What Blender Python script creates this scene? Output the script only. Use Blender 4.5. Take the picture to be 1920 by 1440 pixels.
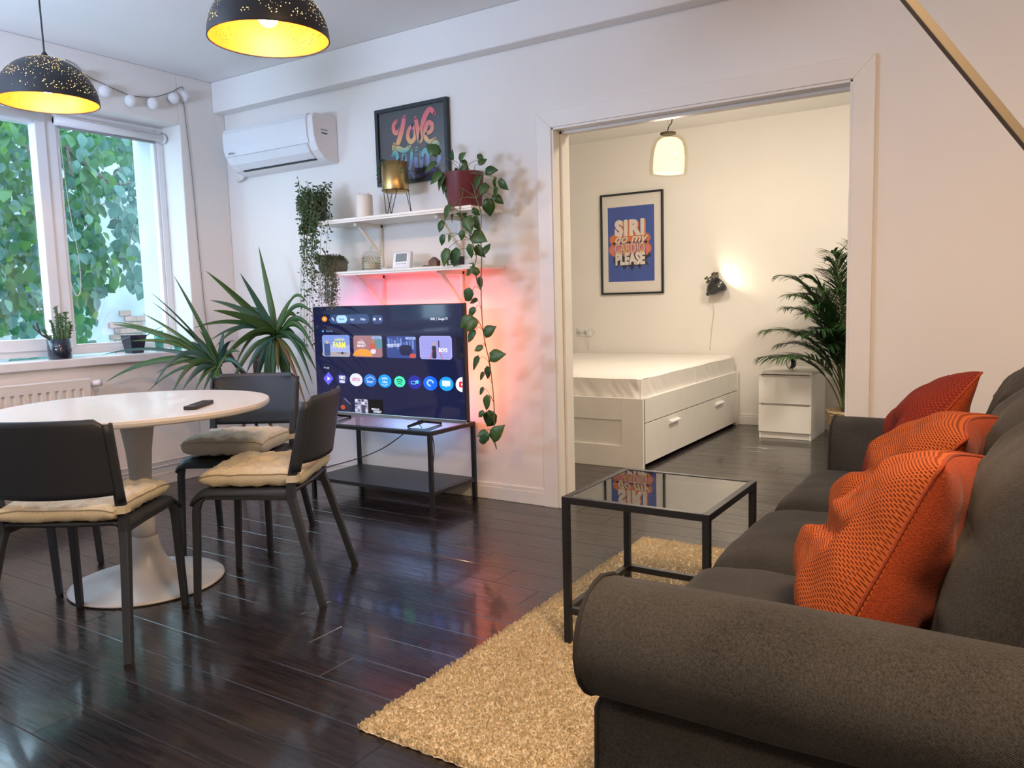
import bpy, math, random
from mathutils import Vector, Matrix, noise
random.seed(7)
S = bpy.context.scene
COL = S.collection
for o in list(bpy.data.objects): bpy.data.objects.remove(o)

# ------------------------------------------------------------------ camera
FPX = 1482.33
CAM = Vector((0, 0, 1.129))
CR = Vector((0.84165948, 0.5393543, -0.02657553)); CU = Vector((-0.03395291, 0.10197081, 0.9942078)); CF = Vector((-0.53894018, 0.8358821, -0.10413735))
cd = bpy.data.cameras.new('camera'); cam = bpy.data.objects.new('camera', cd); COL.objects.link(cam)
cd.sensor_width = 36; cd.lens = FPX / 1920 * 36; cd.clip_start = .02; cd.clip_end = 100
M = Matrix.Identity(4)
for i in range(3): M[i][0] = CR[i]; M[i][1] = CU[i]; M[i][2] = -CF[i]; M[i][3] = CAM[i]
cam.matrix_world = M; S.camera = cam
def ray(x, y): return CF + CR * ((x - 960) / FPX) - CU * ((y - 720) / FPX)
def at(x, y, ax, v):                       # the point of a real plane (axis ax = v) met by a sight line
    d = ray(x, y); return CAM + d * ((v - CAM[ax]) / d[ax])

# ------------------------------------------------------------------ light and exposure
S.view_settings.view_transform = 'Standard'; S.view_settings.look = 'None'
S.view_settings.exposure = 0.52; S.view_settings.gamma = 1; S.view_settings.use_curve_mapping = False
W = bpy.data.worlds.new('sky'); S.world = W; W.use_nodes = True
bg = W.node_tree.nodes['Background']; bg.inputs[0].default_value = (.56, .80, 1, 1); bg.inputs[1].default_value = 5.6
def lamp(kind, loc, col, power, aim=None, **kw):
    d = bpy.data.lights.new(kw.pop('name', 'lamp_light'), kind); d.color = col; d.energy = power
    for k, v in kw.items(): setattr(d, k, v)
    o = bpy.data.objects.new(d.name, d); COL.objects.link(o); o.location = loc
    if aim is not None: o.rotation_euler = (Vector(aim) - Vector(loc)).to_track_quat('-Z', 'Y').to_euler()
    return o
WARM = (1, .72, .45)
lamp('AREA', (.35, .7, 2.62), (1, .67, .41), 62, (.35, .9, 0), shape='DISK', size=.7, name='assumed_ceiling_light')  # unseen lamp, assumed from the warm light on sofa and right wall
lamp('AREA', (-.9, -.9, 2.62), (1, .72, .48), 22, (-.9, -.9, 0), shape='DISK', size=.7, name='assumed_ceiling_light')  # second unseen warm light, added out of frame for brightness
lamp('AREA', (-3.5, .1, 1.65), (.52, .68, 1), 62, (-3.7, 1.2, 3.4), shape='DISK', size=.8, name='added_ceiling_fill')  # cool fill added out of frame to brighten the ceiling, no known lamp

# ------------------------------------------------------------------ materials
def mk(name):
    m = bpy.data.materials.new(name); m.use_nodes = True
    return m, m.node_tree, m.node_tree.nodes['Principled BSDF']
def nd(nt, typ, ins=None, **at_):
    n = nt.nodes.new('ShaderNode' + typ)
    for k, v in at_.items(): setattr(n, k, v)
    for k, v in (ins or {}).items():
        if isinstance(v, bpy.types.NodeSocket): nt.links.new(v, n.inputs[k])
        else: n.inputs[k].default_value = v
    return n
def c4(c): return (*c, 1)
def ramp(nt, fac, stops):
    r = nd(nt, 'ValToRGB', {'Fac': fac}); e = r.color_ramp.elements
    while len(e) < len(stops): e.new(.5)
    for k, (p, c) in enumerate(stops): e[k].position = p; e[k].color = c4(c) if len(c) == 3 else c
    return r.outputs[0]
def bump(nt, b, h, s, d=.001):
    n = nd(nt, 'Bump', {'Height': h, 'Strength': s, 'Distance': d}); nt.links.new(n.outputs[0], b.inputs['Normal'])
def plain(name, col, rough=.5, metal=0, var=.06, scale=8, bmp=.0, bs=200, coat=0, spec=.5):
    m, nt, b = mk(name)
    tc = nd(nt, 'TexCoord').outputs['Object']
    n = nd(nt, 'TexNoise', {'Vector': tc, 'Scale': scale, 'Detail': 4})
    c = ramp(nt, n.outputs[0], [(.3, [max(0, x * (1 - var)) for x in col]), (.7, [min(1, x * (1 + var)) for x in col])])
    nt.links.new(c, b.inputs['Base Color'])
    b.inputs['Roughness'].default_value = rough; b.inputs['Metallic'].default_value = metal
    b.inputs['Coat Weight'].default_value = coat; b.inputs['Specular IOR Level'].default_value = spec
    if bmp:
        n2 = nd(nt, 'TexNoise', {'Vector': tc, 'Scale': bs, 'Detail': 3}); bump(nt, b, n2.outputs[0], bmp)
    return m
def glow(name, col, s=1.0):
    m = bpy.data.materials.new(name); m.use_nodes = True; nt = m.node_tree; nt.nodes.clear()
    e = nd(nt, 'Emission', {'Color': c4(col), 'Strength': s}); g = nd(nt, 'BsdfGlossy', {'Color': (.04, .04, .04, 1), 'Roughness': .06})
    a = nd(nt, 'AddShader'); nt.links.new(e.outputs[0], a.inputs[0]); nt.links.new(g.outputs[0], a.inputs[1])
    o = nd(nt, 'OutputMaterial'); nt.links.new(a.outputs[0], o.inputs[0]); return m
def bulb_mat(name, col, s):
    m = bpy.data.materials.new(name); m.use_nodes = True; nt = m.node_tree; nt.nodes.clear()
    e = nd(nt, 'Emission', {'Color': c4(col), 'Strength': s}); o = nd(nt, 'OutputMaterial'); nt.links.new(e.outputs[0], o.inputs[0]); return m
def pane_mat(name, tint=(1, 1, 1), rough=.0, ior=1.7):
    m = bpy.data.materials.new(name); m.use_nodes = True; nt = m.node_tree; nt.nodes.clear()
    f0 = nd(nt, 'Fresnel', {'IOR': ior}); bk = nd(nt, 'Math', {0: 1.0, 1: nd(nt, 'NewGeometry').outputs['Backfacing']}, operation='SUBTRACT'); f = nd(nt, 'Math', {0: f0.outputs[0], 1: bk.outputs[0]}, operation='MULTIPLY'); t = nd(nt, 'BsdfTransparent', {'Color': c4(tint)}); g = nd(nt, 'BsdfGlossy', {'Color': (1, 1, 1, 1), 'Roughness': rough})
    x = nd(nt, 'MixShader', {0: f.outputs[0]}); nt.links.new(t.outputs[0], x.inputs[1]); nt.links.new(g.outputs[0], x.inputs[2])
    o = nd(nt, 'OutputMaterial'); nt.links.new(x.outputs[0], o.inputs[0]); return m
def leaf_mat(name, a, b_, rough=.4, trans=.25, scale=6):
    m, nt, b = mk(name)
    tc = nd(nt, 'TexCoord').outputs['Object']; oi = nd(nt, 'ObjectInfo').outputs['Random']
    n = nd(nt, 'TexNoise', {'Vector': tc, 'Scale': scale, 'Detail': 3})
    mx = nd(nt, 'Math', {0: n.outputs[0], 1: oi}, operation='ADD'); hf = nd(nt, 'Math', {0: mx.outputs[0], 1: .5}, operation='MULTIPLY')
    c = ramp(nt, hf.outputs[0], [(.25, a), (.75, b_)])
    nt.links.new(c, b.inputs['Base Color']); b.inputs['Roughness'].default_value = rough
    if trans:
        t = nd(nt, 'BsdfTranslucent', {'Color': c}); x = nd(nt, 'MixShader', {0: trans})
        nt.links.new(b.outputs[0], x.inputs[1]); nt.links.new(t.outputs[0], x.inputs[2])
        nt.links.new(x.outputs[0], nt.nodes['Material Output'].inputs[0])
    return m
def cloth(name, a, b_, scale=420, bmp=.6, rough=.95, big=4, weave=0):
    m, nt, b = mk(name)
    tc = nd(nt, 'TexCoord').outputs['Object']
    n = nd(nt, 'TexNoise', {'Vector': tc, 'Scale': scale, 'Detail': 2, 'Roughness': .6})
    w = nd(nt, 'TexVoronoi', {'Vector': tc, 'Scale': scale * .8})
    if weave:
        sx = nd(nt, 'SeparateXYZ', {0: tc}); K = 2 * math.pi / weave
        yz = nd(nt, 'Math', {0: sx.outputs[1], 1: sx.outputs[2]}, operation='ADD').outputs[0]
        s1 = nd(nt, 'Math', {0: nd(nt, 'Math', {0: sx.outputs[0], 1: K}, operation='MULTIPLY').outputs[0]}, operation='SINE').outputs[0]
        s2 = nd(nt, 'Math', {0: nd(nt, 'Math', {0: yz, 1: K}, operation='MULTIPLY').outputs[0]}, operation='SINE').outputs[0]
        wv = nd(nt, 'Math', {0: nd(nt, 'Math', {0: s1, 1: s2}, operation='MULTIPLY').outputs[0], 1: .18, 2: .22}, operation='MULTIPLY_ADD').outputs[0]
        nn = nd(nt, 'Math', {0: n.outputs[0], 1: .45, 2: -.2}, operation='MULTIPLY_ADD').outputs[0]
        ad = nd(nt, 'Math', {0: wv, 1: nn}, operation='ADD')
    else: ad = nd(nt, 'Math', {0: n.outputs[0], 1: w.outputs['Distance']}, operation='MULTIPLY')
    c = ramp(nt, ad.outputs[0], [(.12, a), (.34, b_)])
    n3 = nd(nt, 'TexNoise', {'Vector': tc, 'Scale': big, 'Detail': 2})
    mm = nd(nt, 'Mix', {'Factor': .25, 'A': c, 'B': ramp(nt, n3.outputs[0], [(.35, a), (.65, b_)])}, data_type='RGBA')
    for s in mm.inputs:
        if s.type == 'RGBA' and s.identifier == 'A_Color': nt.links.new(c, s)
        if s.type == 'RGBA' and s.identifier == 'B_Color': nt.links.new(ramp(nt, n3.outputs[0], [(.35, a), (.65, b_)]), s)
    nt.links.new([s for s in mm.outputs if s.type == 'RGBA'][0], b.inputs['Base Color'])
    b.inputs['Roughness'].default_value = rough; b.inputs['Sheen Weight'].default_value = .06; b.inputs['Specular IOR Level'].default_value = .2
    bump(nt, b, ad.outputs[0], bmp, .0015)
    return m
def waffle(name, col, dark, nu, nv):
    m, nt, b = mk(name); mt = lambda op, x, y=None, z=None: nd(nt, 'Math', {k: v for k, v in enumerate((x, y, z)) if v is not None}, operation=op).outputs[0]
    uv = nd(nt, 'SeparateXYZ', {0: nd(nt, 'TexCoord').outputs['UV']})
    v = mt('MULTIPLY', uv.outputs[1], nv); row = mt('FLOOR', v); odd = mt('MULTIPLY', mt('MODULO', row, 2), .5)
    u = mt('ADD', mt('MULTIPLY', uv.outputs[0], nu), odd)
    du = mt('ABSOLUTE', mt('SUBTRACT', mt('FRACT', u), .5)); dv = mt('ABSOLUTE', mt('SUBTRACT', mt('FRACT', v), .5))
    mu = nd(nt, 'MapRange', {0: du, 1: .26, 2: .40, 3: 1, 4: 0}).outputs[0]; mv = nd(nt, 'MapRange', {0: dv, 1: .12, 2: .28, 3: 1, 4: 0}).outputs[0]
    k = mt('MULTIPLY', mu, mv)
    n = nd(nt, 'TexNoise', {'Vector': nd(nt, 'TexCoord').outputs['Object'], 'Scale': 300, 'Detail': 2})
    c = ramp(nt, k, [(.1, col), (.9, dark)]); nt.links.new(c, b.inputs['Base Color'])
    b.inputs['Roughness'].default_value = .95; b.inputs['Specular IOR Level'].default_value = .15
    bump(nt, b, mt('SUBTRACT', mt('MULTIPLY', n.outputs[0], .25), k), .9, .002)
    return m
def plank_mat():
    m, nt, b = mk('dark_stained_oak')
    tc = nd(nt, 'TexCoord').outputs['Object']; rnd = nd(nt, 'ObjectInfo').outputs['Random']
    off = nd(nt, 'Math', {0: rnd, 1: 37.0}, operation='MULTIPLY').outputs[0]
    cb = nd(nt, 'CombineXYZ', {0: off, 1: off, 2: off}); va = nd(nt, 'VectorMath', {0: tc, 1: cb.outputs[0]}, operation='ADD')
    mp = nd(nt, 'Mapping', {'Vector': va.outputs[0], 'Scale': (1.1, 11, 1)})
    n = nd(nt, 'TexNoise', {'Vector': mp.outputs[0], 'Scale': 2.0, 'Detail': 3, 'Distortion': .8})
    r5 = nd(nt, 'Math', {0: n.outputs[0], 1: 14.0}, operation='MULTIPLY'); sn = nd(nt, 'Math', {0: r5.outputs[0]}, operation='SINE')
    mp2 = nd(nt, 'Mapping', {'Vector': va.outputs[0], 'Scale': (3, 90, 1)}); n2 = nd(nt, 'TexNoise', {'Vector': mp2.outputs[0], 'Scale': 3, 'Detail': 5})
    g = nd(nt, 'MapRange', {0: sn.outputs[0], 1: -1, 2: 1, 3: 0, 4: .6}).outputs[0]
    h = nd(nt, 'Math', {0: g, 1: n2.outputs[0]}, operation='MULTIPLY').outputs[0]
    t = nd(nt, 'Math', {0: rnd, 1: .18}, operation='MULTIPLY').outputs[0]; f = nd(nt, 'Math', {0: h, 1: t}, operation='ADD').outputs[0]
    c = ramp(nt, f, [(.05, (.0065, .0052, .0065)), (.3, (.013, .0098, .0108)), (.55, (.026, .018, .017))]); nt.links.new(c, b.inputs['Base Color'])
    n3 = nd(nt, 'TexNoise', {'Vector': mp2.outputs[0], 'Scale': 1.2, 'Detail': 3})
    b.inputs['Specular IOR Level'].default_value = .5
    rr = nd(nt, 'MapRange', {0: n3.outputs[0], 1: .3, 2: .7, 3: .20, 4: .36}); nt.links.new(rr.outputs[0], b.inputs['Roughness'])
    bump(nt, b, h, .2, .001); b.inputs['Coat Weight'].default_value = .40; b.inputs['Coat Roughness'].default_value = .07
    return m
def attr_grad(name, stops, z0, z1, rough=.35):     # printed gradient, by height on the sheet
    m, nt, b = mk(name)
    z = nd(nt, 'SeparateXYZ', {0: nd(nt, 'NewGeometry').outputs['Position']}).outputs[2]
    f = nd(nt, 'MapRange', {0: z, 1: z0, 2: z1}).outputs[0]
    nt.links.new(ramp(nt, f, stops), b.inputs['Base Color']); b.inputs['Roughness'].default_value = rough; return m

WALL = plain('white_wall_paint', (.80, .775, .74), .75, var=.015, scale=3, bmp=.12, bs=90)
CEILM = plain('ceiling_paint', (.83, .82, .80), .8, var=.01, scale=3, bmp=.08, bs=60)
TRIM = plain('white_gloss_trim', (.80, .775, .73), .35, var=.02, scale=5)
PVC = plain('white_window_plastic', (.80, .81, .83), .3, var=.02)
WHITE = plain('white_lacquer', (.80, .785, .75), .38, var=.02)
SHELFM = plain('white_shelf_lacquer', (.84, .82, .78), .35, var=.02)
ACW = plain('glossy_white_plastic', (.74, .75, .78), .12, var=.01, coat=.5)
ACS = plain('matt_white_plastic', (.78, .77, .78), .4, var=.02)
PLANK = plank_mat()
BLACKM = plain('black_powder_coat', (.010, .011, .013), .42, var=.15)
CHAIRM = plain('dark_grey_plastic', (.022, .028, .036), .46, var=.08, bmp=.15, bs=900)
TABLEM = plain('white_table_top', (.78, .765, .73), .28, var=.02, coat=.2)
TLEG = plain('satin_white_metal', (.60, .60, .60), .33, var=.02)
SOFA = cloth('charcoal_woven_fabric', (.004, .0039, .0038), (.070, .068, .064), 260, .7, weave=.0034)
SOFA2 = cloth('charcoal_woven_cushion', (.007, .0068, .0064), (.060, .057, .051), 260, .6, weave=.0034)
PIPING = plain('dark_piping', (.018, .017, .017), .9)
ORANGE = waffle('rust_orange_waffle_cotton', (.42, .098, .026), (.13, .018, .006), 54, 84)
ORANGE2 = waffle('brick_red_waffle_cotton', (.25, .036, .020), (.11, .012, .008), 54, 84)
OBACK = cloth('rust_plain_backing', (.22, .034, .010), (.34, .055, .016), 300, .4)
CUSH = cloth('cream_cotton', (.58, .52, .37), (.70, .64, .47), 250, .3)
CUSH_SHADE = cloth('shaded_cream_cotton', (.50, .47, .40), (.62, .59, .50), 250, .3)  # greyer copy of the cream cotton, the table's shade put into its colour
SHEET = plain('white_fitted_sheet', (.80, .775, .735), .8, var=.02, bmp=.2, bs=400)
RUGM = cloth('beige_rug', (.58, .48, .31), (.74, .63, .43), 160, .5)
PILE = leaf_mat('beige_pile', (.60, .50, .32), (.80, .70, .49), .9, .0, 60)
GLASS = pane_mat('clear_glass', (.97, .99, .985)); PICGLASS = pane_mat('picture_glass', (.98, .98, .98))
TOPGLASS = pane_mat('grey_table_glass', (.80, .84, .83), ior=2.0)
NAVY = plain('navy_glazed_ceramic', (.012, .018, .035), .18, coat=.5)
BRASS = plain('brushed_brass', (.085, .068, .042), .6, .2); GOLD = plain('satin_gold', (.58, .40, .16), .33, 1)
STEEL = plain('brushed_aluminium', (.45, .48, .52), .3, 1)
MAROON = plain('maroon_plastic', (.13, .020, .030), .35)
BPOT = plain('black_plastic_pot', (.018, .018, .02), .5); SOIL = plain('dark_soil', (.035, .022, .014), .95, bmp=1, bs=120)
WOOD = plain('walnut_wood', (.16, .07, .035), .5, var=.3, scale=30); BARK = plain('grey_bark', (.17, .14, .11), .9, var=.4, scale=30, bmp=1, bs=60)
CORDB = plain('black_cord', (.02, .02, .022), .5); CORDW = plain('white_cord', (.62, .60, .56), .5)
WAX = plain('white_wax', (.75, .72, .66), .5)
YUC = leaf_mat('yucca_leaf', (.020, .075, .030), (.075, .17, .04), .38, .25, 4); YUD = leaf_mat('dying_yucca_leaf', (.20, .10, .03), (.10, .13, .03), .6, .2, 4)
YUB = leaf_mat('blue_green_yucca_leaf', (.05, .14, .12), (.09, .20, .14), .35, .3, 4)
POTH = leaf_mat('pothos_leaf', (.035, .095, .025), (.085, .16, .04), .35, .2, 10); STEMG = plain('green_stem', (.13, .12, .05), .6)
DARKG = leaf_mat('small_dark_leaf', (.035, .075, .03), (.10, .17, .07), .5, .2, 30); GREYG = leaf_mat('grey_green_leaf', (.07, .10, .06), (.15, .18, .11), .6, .2, 30)
PALM = leaf_mat('palm_leaf', (.015, .055, .018), (.05, .12, .03), .4, .15, 5)
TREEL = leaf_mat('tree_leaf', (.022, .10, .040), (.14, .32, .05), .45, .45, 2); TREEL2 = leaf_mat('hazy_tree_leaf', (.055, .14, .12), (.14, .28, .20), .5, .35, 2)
CACT = leaf_mat('cactus_green', (.06, .13, .05), (.12, .20, .08), .6, 0, 20)
BASKET = plain('woven_seagrass', (.45, .34, .19), .85, var=.35, scale=90, bmp=1, bs=160)
EXTW = plain('weathered_plaster', (.22, .245, .245), .9, var=.22, scale=2.2, bmp=.5, bs=14)
BRICK = plain('old_brick', (.20, .13, .105), .9, var=.3, scale=10)

# ------------------------------------------------------------------ mesh building
class MB:
    def __init__(s): s.v = []; s.f = []; s.m = []; s.uv = {}
    def quad(s, a, b, c, d, m=0):
        k = len(s.v); s.v += [Vector(p) for p in (a, b, c, d)]; s.f.append((k, k + 1, k + 2, k + 3)); s.m.append(m)
    def box(s, x0, y0, z0, x1, y1, z1, m=0, T=None):
        k = len(s.v); P = [Vector((x, y, z)) for z in (z0, z1) for y in (y0, y1) for x in (x0, x1)]
        if T: P = [T @ p for p in P]
        s.v += P
        for f in ((0, 2, 3, 1), (4, 5, 7, 6), (0, 1, 5, 4), (2, 6, 7, 3), (0, 4, 6, 2), (1, 3, 7, 5)): s.f.append(tuple(k + i for i in f)); s.m.append(m)
        return s
    def prism(s, poly, fn0, fn1, m=0, smooth=False):   # poly of 2D points, fn maps (a,b) to a point
        n = len(poly); k = len(s.v); s.v += [Vector(fn0(*p)) for p in poly] + [Vector(fn1(*p)) for p in poly]
        s.f += [tuple(range(k + n - 1, k - 1, -1)), tuple(range(k + n, k + 2 * n))]; s.m += [m, m]
        for i in range(n): j = (i + 1) % n; s.f.append((k + i, k + j, k + n + j, k + n + i)); s.m.append(m)
        return s
    def tube(s, pts, r, seg=8, m=0, square=False, up=None, caps=True):
        pts = [Vector(p) for p in pts]; n = len(pts); rs = r if isinstance(r, (list, tuple)) else [r] * n
        k = len(s.v); pu = None
        for i, p in enumerate(pts):
            t = (pts[min(i + 1, n - 1)] - pts[max(i - 1, 0)]).normalized()
            if pu is None:
                u0 = Vector(up) if up else (Vector((0, 0, 1)) if abs(t.z) < .9 else Vector((1, 0, 0)))
            else: u0 = pu
            a = (u0 - t * u0.dot(t)).normalized(); b = t.cross(a); pu = a
            for j in range(seg):
                an = 2 * math.pi * (j + (.5 if square else 0)) / seg; q = 1.414 if square else 1
                s.v.append(p + (a * math.cos(an) + b * math.sin(an)) * rs[i] * q)
        for i in range(n - 1):
            for j in range(seg):
                j2 = (j + 1) % seg; s.f.append((k + i * seg + j, k + i * seg + j2, k + (i + 1) * seg + j2, k + (i + 1) * seg + j)); s.m.append(m)
        if caps: s.f += [tuple(k + j for j in range(seg - 1, -1, -1)), tuple(k + (n - 1) * seg + j for j in range(seg))]; s.m += [m, m]
        return s
    def lathe(s, prof, c=(0, 0, 0), seg=32, m=0, T=None, sx=1, sy=1):
        k = len(s.v); c = Vector(c)
        for (r, z) in prof:
            for j in range(seg):
                a = 2 * math.pi * j / seg; p = Vector((r * math.cos(a) * sx, r * math.sin(a) * sy, z))
                if T: p = T @ p
                s.v.append(p + c)
        for i in range(len(prof) - 1):
            for j in range(seg): j2 = (j + 1) % seg; s.f.append((k + i * seg + j, k + i * seg + j2, k + (i + 1) * seg + j2, k + (i + 1) * seg + j)); s.m.append(m)
        for i, rev in ((0, True), (len(prof) - 1, False)):
            if prof[i][0] > 1e-5: q = tuple(k + i * seg + j for j in range(seg)); s.f.append(q[::-1] if rev else q); s.m.append(m)
        return s
    def open_lathe(s, prof, c=(0, 0, 0), seg=32, m=0, T=None):
        a = len(s.f); s.lathe(prof, c, seg, m, T)
        for i in (len(s.f) - 1, ) * 2:
            if len(s.f[-1]) == seg and seg > 4: s.f.pop(); s.m.pop()
        return s
    def sphere(s, c, r, seg=16, rings=10, m=0, sz=1):
        return s.lathe([(max(1e-6, r * math.sin(math.pi * i / rings)), -r * sz * math.cos(math.pi * i / rings)) for i in range(rings + 1)], c, seg, m)
    def grid(s, fn, nu, nv, m=0, flip=False):
        k = len(s.v)
        for j in range(nv + 1):
            for i in range(nu + 1):
                s.v.append(Vector(fn(i / nu, j / nv))); s.uv[k + j * (nu + 1) + i] = (i / nu, j / nv)
        for j in range(nv):
            for i in range(nu):
                a = k + j * (nu + 1) + i; q = (a, a + 1, a + nu + 2, a + nu + 1); s.f.append(q[::-1] if flip else q); s.m.append(m)
        return s
    def mesh(s, me, T, m=0):
        k = len(s.v); s.v += [T @ v.co for v in me.vertices]
        for p in me.polygons: s.f.append(tuple(k + i for i in p.vertices)); s.m.append(m)
        return s
    def build(s, name, mats, parent=None, smooth=False, bevel=0, sub=0, local=False, kind=None, label=None, merge=False, solid=0):
        if not isinstance(mats, (list, tuple)): mats = [mats]
        vs = s.v
        if parent is None and not local:
            xs = [v.x for v in vs]; ys = [v.y for v in vs]; zs = [v.z for v in vs]
            loc = Vector(((min(xs) + max(xs)) / 2, (min(ys) + max(ys)) / 2, min(zs)))
        elif parent is not None and not local: loc = Vector(PW[parent.name])
        else: loc = Vector((0, 0, 0))
        me = bpy.data.meshes.new(name); me.from_pydata([v - loc for v in vs], [], s.f)
        for mt in mats: me.materials.append(mt)
        me.polygons.foreach_set('material_index', s.m)
        if smooth: me.polygons.foreach_set('use_smooth', [True] * len(s.f))
        if s.uv:
            ul = me.uv_layers.new(name='UVMap')
            for l in me.loops: ul.data[l.index].uv = s.uv.get(l.vertex_index, (0, 0))
        me.update(); o = bpy.data.objects.new(name, me); COL.objects.link(o)
        if parent is not None: o.parent = parent; PW[o.name] = PW[parent.name]
        elif not local: o.location = loc; PW[o.name] = loc.copy()
        else: PW[o.name] = Vector((0, 0, 0))
        if merge: w = o.modifiers.new('w', 'WELD'); w.merge_threshold = .0004
        if solid: w = o.modifiers.new('t', 'SOLIDIFY'); w.thickness = solid; w.offset = 0
        if bevel: b = o.modifiers.new('b', 'BEVEL'); b.width = bevel; b.segments = 2; b.limit_method = 'ANGLE'; b.angle_limit = .6
        if sub: b = o.modifiers.new('s', 'SUBSURF'); b.levels = sub; b.render_levels = sub
        if kind: o['kind'] = kind
        if label: o['label'] = label
        return o
PW = {}
def tag(o, label, cat, group=None, kind=None):
    o['label'] = label; o['category'] = cat
    if group: o['group'] = group
    if kind: o['kind'] = kind
    return o
def thing(name, label, cat, loc=(0, 0, 0), rz=0, group=None):
    o = bpy.data.objects.new(name, None); COL.objects.link(o); o.location = loc; o.rotation_euler = (0, 0, rz); o.empty_display_size = .05
    PW[o.name] = Vector(loc); return tag(o, label, cat, group)
def structure(name, label=None):
    o = bpy.data.objects.new(name, None); COL.objects.link(o); PW[o.name] = Vector((0, 0, 0)); o['kind'] = 'structure'
    if label: o['label'] = label
    return o
def struct_mesh(name, mb, mats, label, **kw):
    o = mb.build(name, mats, **kw); o['kind'] = 'structure'; o['label'] = label; return o
def clone(root, loc=None, rz=None, label=None, group=None):
    r = root.copy(); COL.objects.link(r)
    if loc is not None: r.location = loc; PW[r.name] = Vector(loc)
    if rz is not None: r.rotation_euler = (0, 0, rz)
    if label: r['label'] = label
    if group: r['group'] = group
    for ch in [o for o in list(bpy.data.objects) if o.parent == root]:
        c = ch.copy(); COL.objects.link(c); c.parent = r
        for g in [o for o in list(bpy.data.objects) if o.parent == ch]:
            d = g.copy(); COL.objects.link(d); d.parent = c
    return r
def cat(pts, n=8):      # smooth curve through points
    P = [Vector(p) for p in pts]; P = [P[0]] + P + [P[-1]]; out = []
    for i in range(1, len(P) - 2):
        for k in range(n):
            t = k / n; a, b, c, d = P[i - 1], P[i], P[i + 1], P[i + 2]
            out.append(.5 * ((2 * b) + (c - a) * t + (2 * a - 5 * b + 4 * c - d) * t * t + (-a + 3 * b - 3 * c + d) * t ** 3))
    return out + [P[-2]]
TXT = {}
def text_mesh(s, bold=0, shear=0, sp=1, ex=0):
    k = (s, bold, shear, sp, ex)
    if k not in TXT:
        c = bpy.data.curves.new('t', 'FONT'); c.body = s; c.align_x = 'CENTER'; c.align_y = 'CENTER'; c.offset = bold; c.shear = shear; c.space_character = sp; c.size = 1; c.resolution_u = 3; c.extrude = ex
        o = bpy.data.objects.new('t', c); COL.objects.link(o); dg = bpy.context.evaluated_depsgraph_get(); dg.update()
        me = bpy.data.meshes.new_from_object(o.evaluated_get(dg)); bpy.data.objects.remove(o); TXT[k] = me
    return TXT[k]
def XZ(x, y, z, sx=1, sz=None, rot=0):   # text plane facing -Y
    T = Matrix(((1, 0, 0, x), (0, 0, -1, y), (0, 1, 0, z), (0, 0, 0, 1)))
    return T @ Matrix.Rotation(rot, 4, 'Z') @ Matrix.Diagonal((sx, sz if sz else sx, 1, 1))
def rrect(mb, x, z, w, h, r, y, m=0, seg=5):
    r = min(r, w / 2, h / 2); P = []
    for (cx, cz, a0) in ((w / 2 - r, h / 2 - r, 0), (-w / 2 + r, h / 2 - r, 90), (-w / 2 + r, -h / 2 + r, 180), (w / 2 - r, -h / 2 + r, 270)):
        for k in range(seg + 1): a = math.radians(a0 + 90 * k / seg); P.append((x + cx + r * math.cos(a), z + cz + r * math.sin(a)))
    k = len(mb.v); mb.v += [Vector((a, y, b)) for a, b in P]; mb.f.append(tuple(range(k, k + len(P)))[::-1]); mb.m.append(m)
def disc(mb, x, z, r, y, m=0, sx=1): 
    k = len(mb.v); mb.v += [Vector((x + r * sx * math.cos(a * math.pi / 12), y, z + r * math.sin(a * math.pi / 12))) for a in range(24)]; mb.f.append(tuple(range(k, k + 24))[::-1]); mb.m.append(m)
def stroke(mb, pts, w, T, m=0, n=6, taper=.6):   # a brush stroke on a plane
    P = cat([(a, b, 0) for a, b in pts], n); k0 = len(mb.v); N = len(P)
    for i, p in enumerate(P):
        t = (P[min(i + 1, N - 1)] - P[max(i - 1, 0)]).normalized(); q = Vector((-t.y, t.x, 0)); f = i / (N - 1)
        ww = w * (taper + (1 - taper) * math.sin(math.pi * f) ** .6) * .5
        mb.v += [T @ (p + q * ww), T @ (p - q * ww)]
    for i in range(N - 1): k = k0 + 2 * i; mb.f.append((k, k + 1, k + 3, k + 2)); mb.m.append(m)
    for e in (P[0], P[-1]):
        k = len(mb.v); mb.v += [T @ (e + Vector((math.cos(a * math.pi / 5), math.sin(a * math.pi / 5), 0)) * w * taper * .5) for a in range(10)]; mb.f.append(tuple(range(k, k + 10))); mb.m.append(m)
def ribbon(mb, p0, p1, p2, w, n=10, fold=.25, m=0, side=None, base=.55, pw=1.2):
    p0, p1, p2 = Vector(p0), Vector(p1), Vector(p2); k0 = len(mb.v)
    for i in range(n + 1):
        t = i / n; p = p0 * (1 - t) ** 2 + p1 * 2 * t * (1 - t) + p2 * t * t; d = ((p1 - p0) * (1 - t) + (p2 - p1) * t).normalized()
        s = side if side is not None else d.cross(Vector((0, 0, 1)))
        s = (s - d * s.dot(d)); s = s.normalized() if s.length > 1e-4 else Vector((1, 0, 0)); u = s.cross(d)
        ww = w * .5 * min(1, base + 2.0 * t) * max(.02, (1 - t ** (2.0 * pw)) ** .8)
        mb.v += [p - s * ww + u * ww * fold, p.copy(), p + s * ww + u * ww * fold]
    for i in range(n):
        k = k0 + 3 * i; mb.f += [(k, k + 1, k + 4, k + 3), (k + 1, k + 2, k + 5, k + 4)]; mb.m += [m, m]
HEART = [(0, 0), (.16, .30), (.34, .46), (.52, .45), (.72, .30), (.88, .12), (1.0, 0)]
OVAL = [(0, 0), (.15, .22), (.35, .36), (.55, .36), (.75, .25), (.9, .10), (1, 0)]
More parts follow.
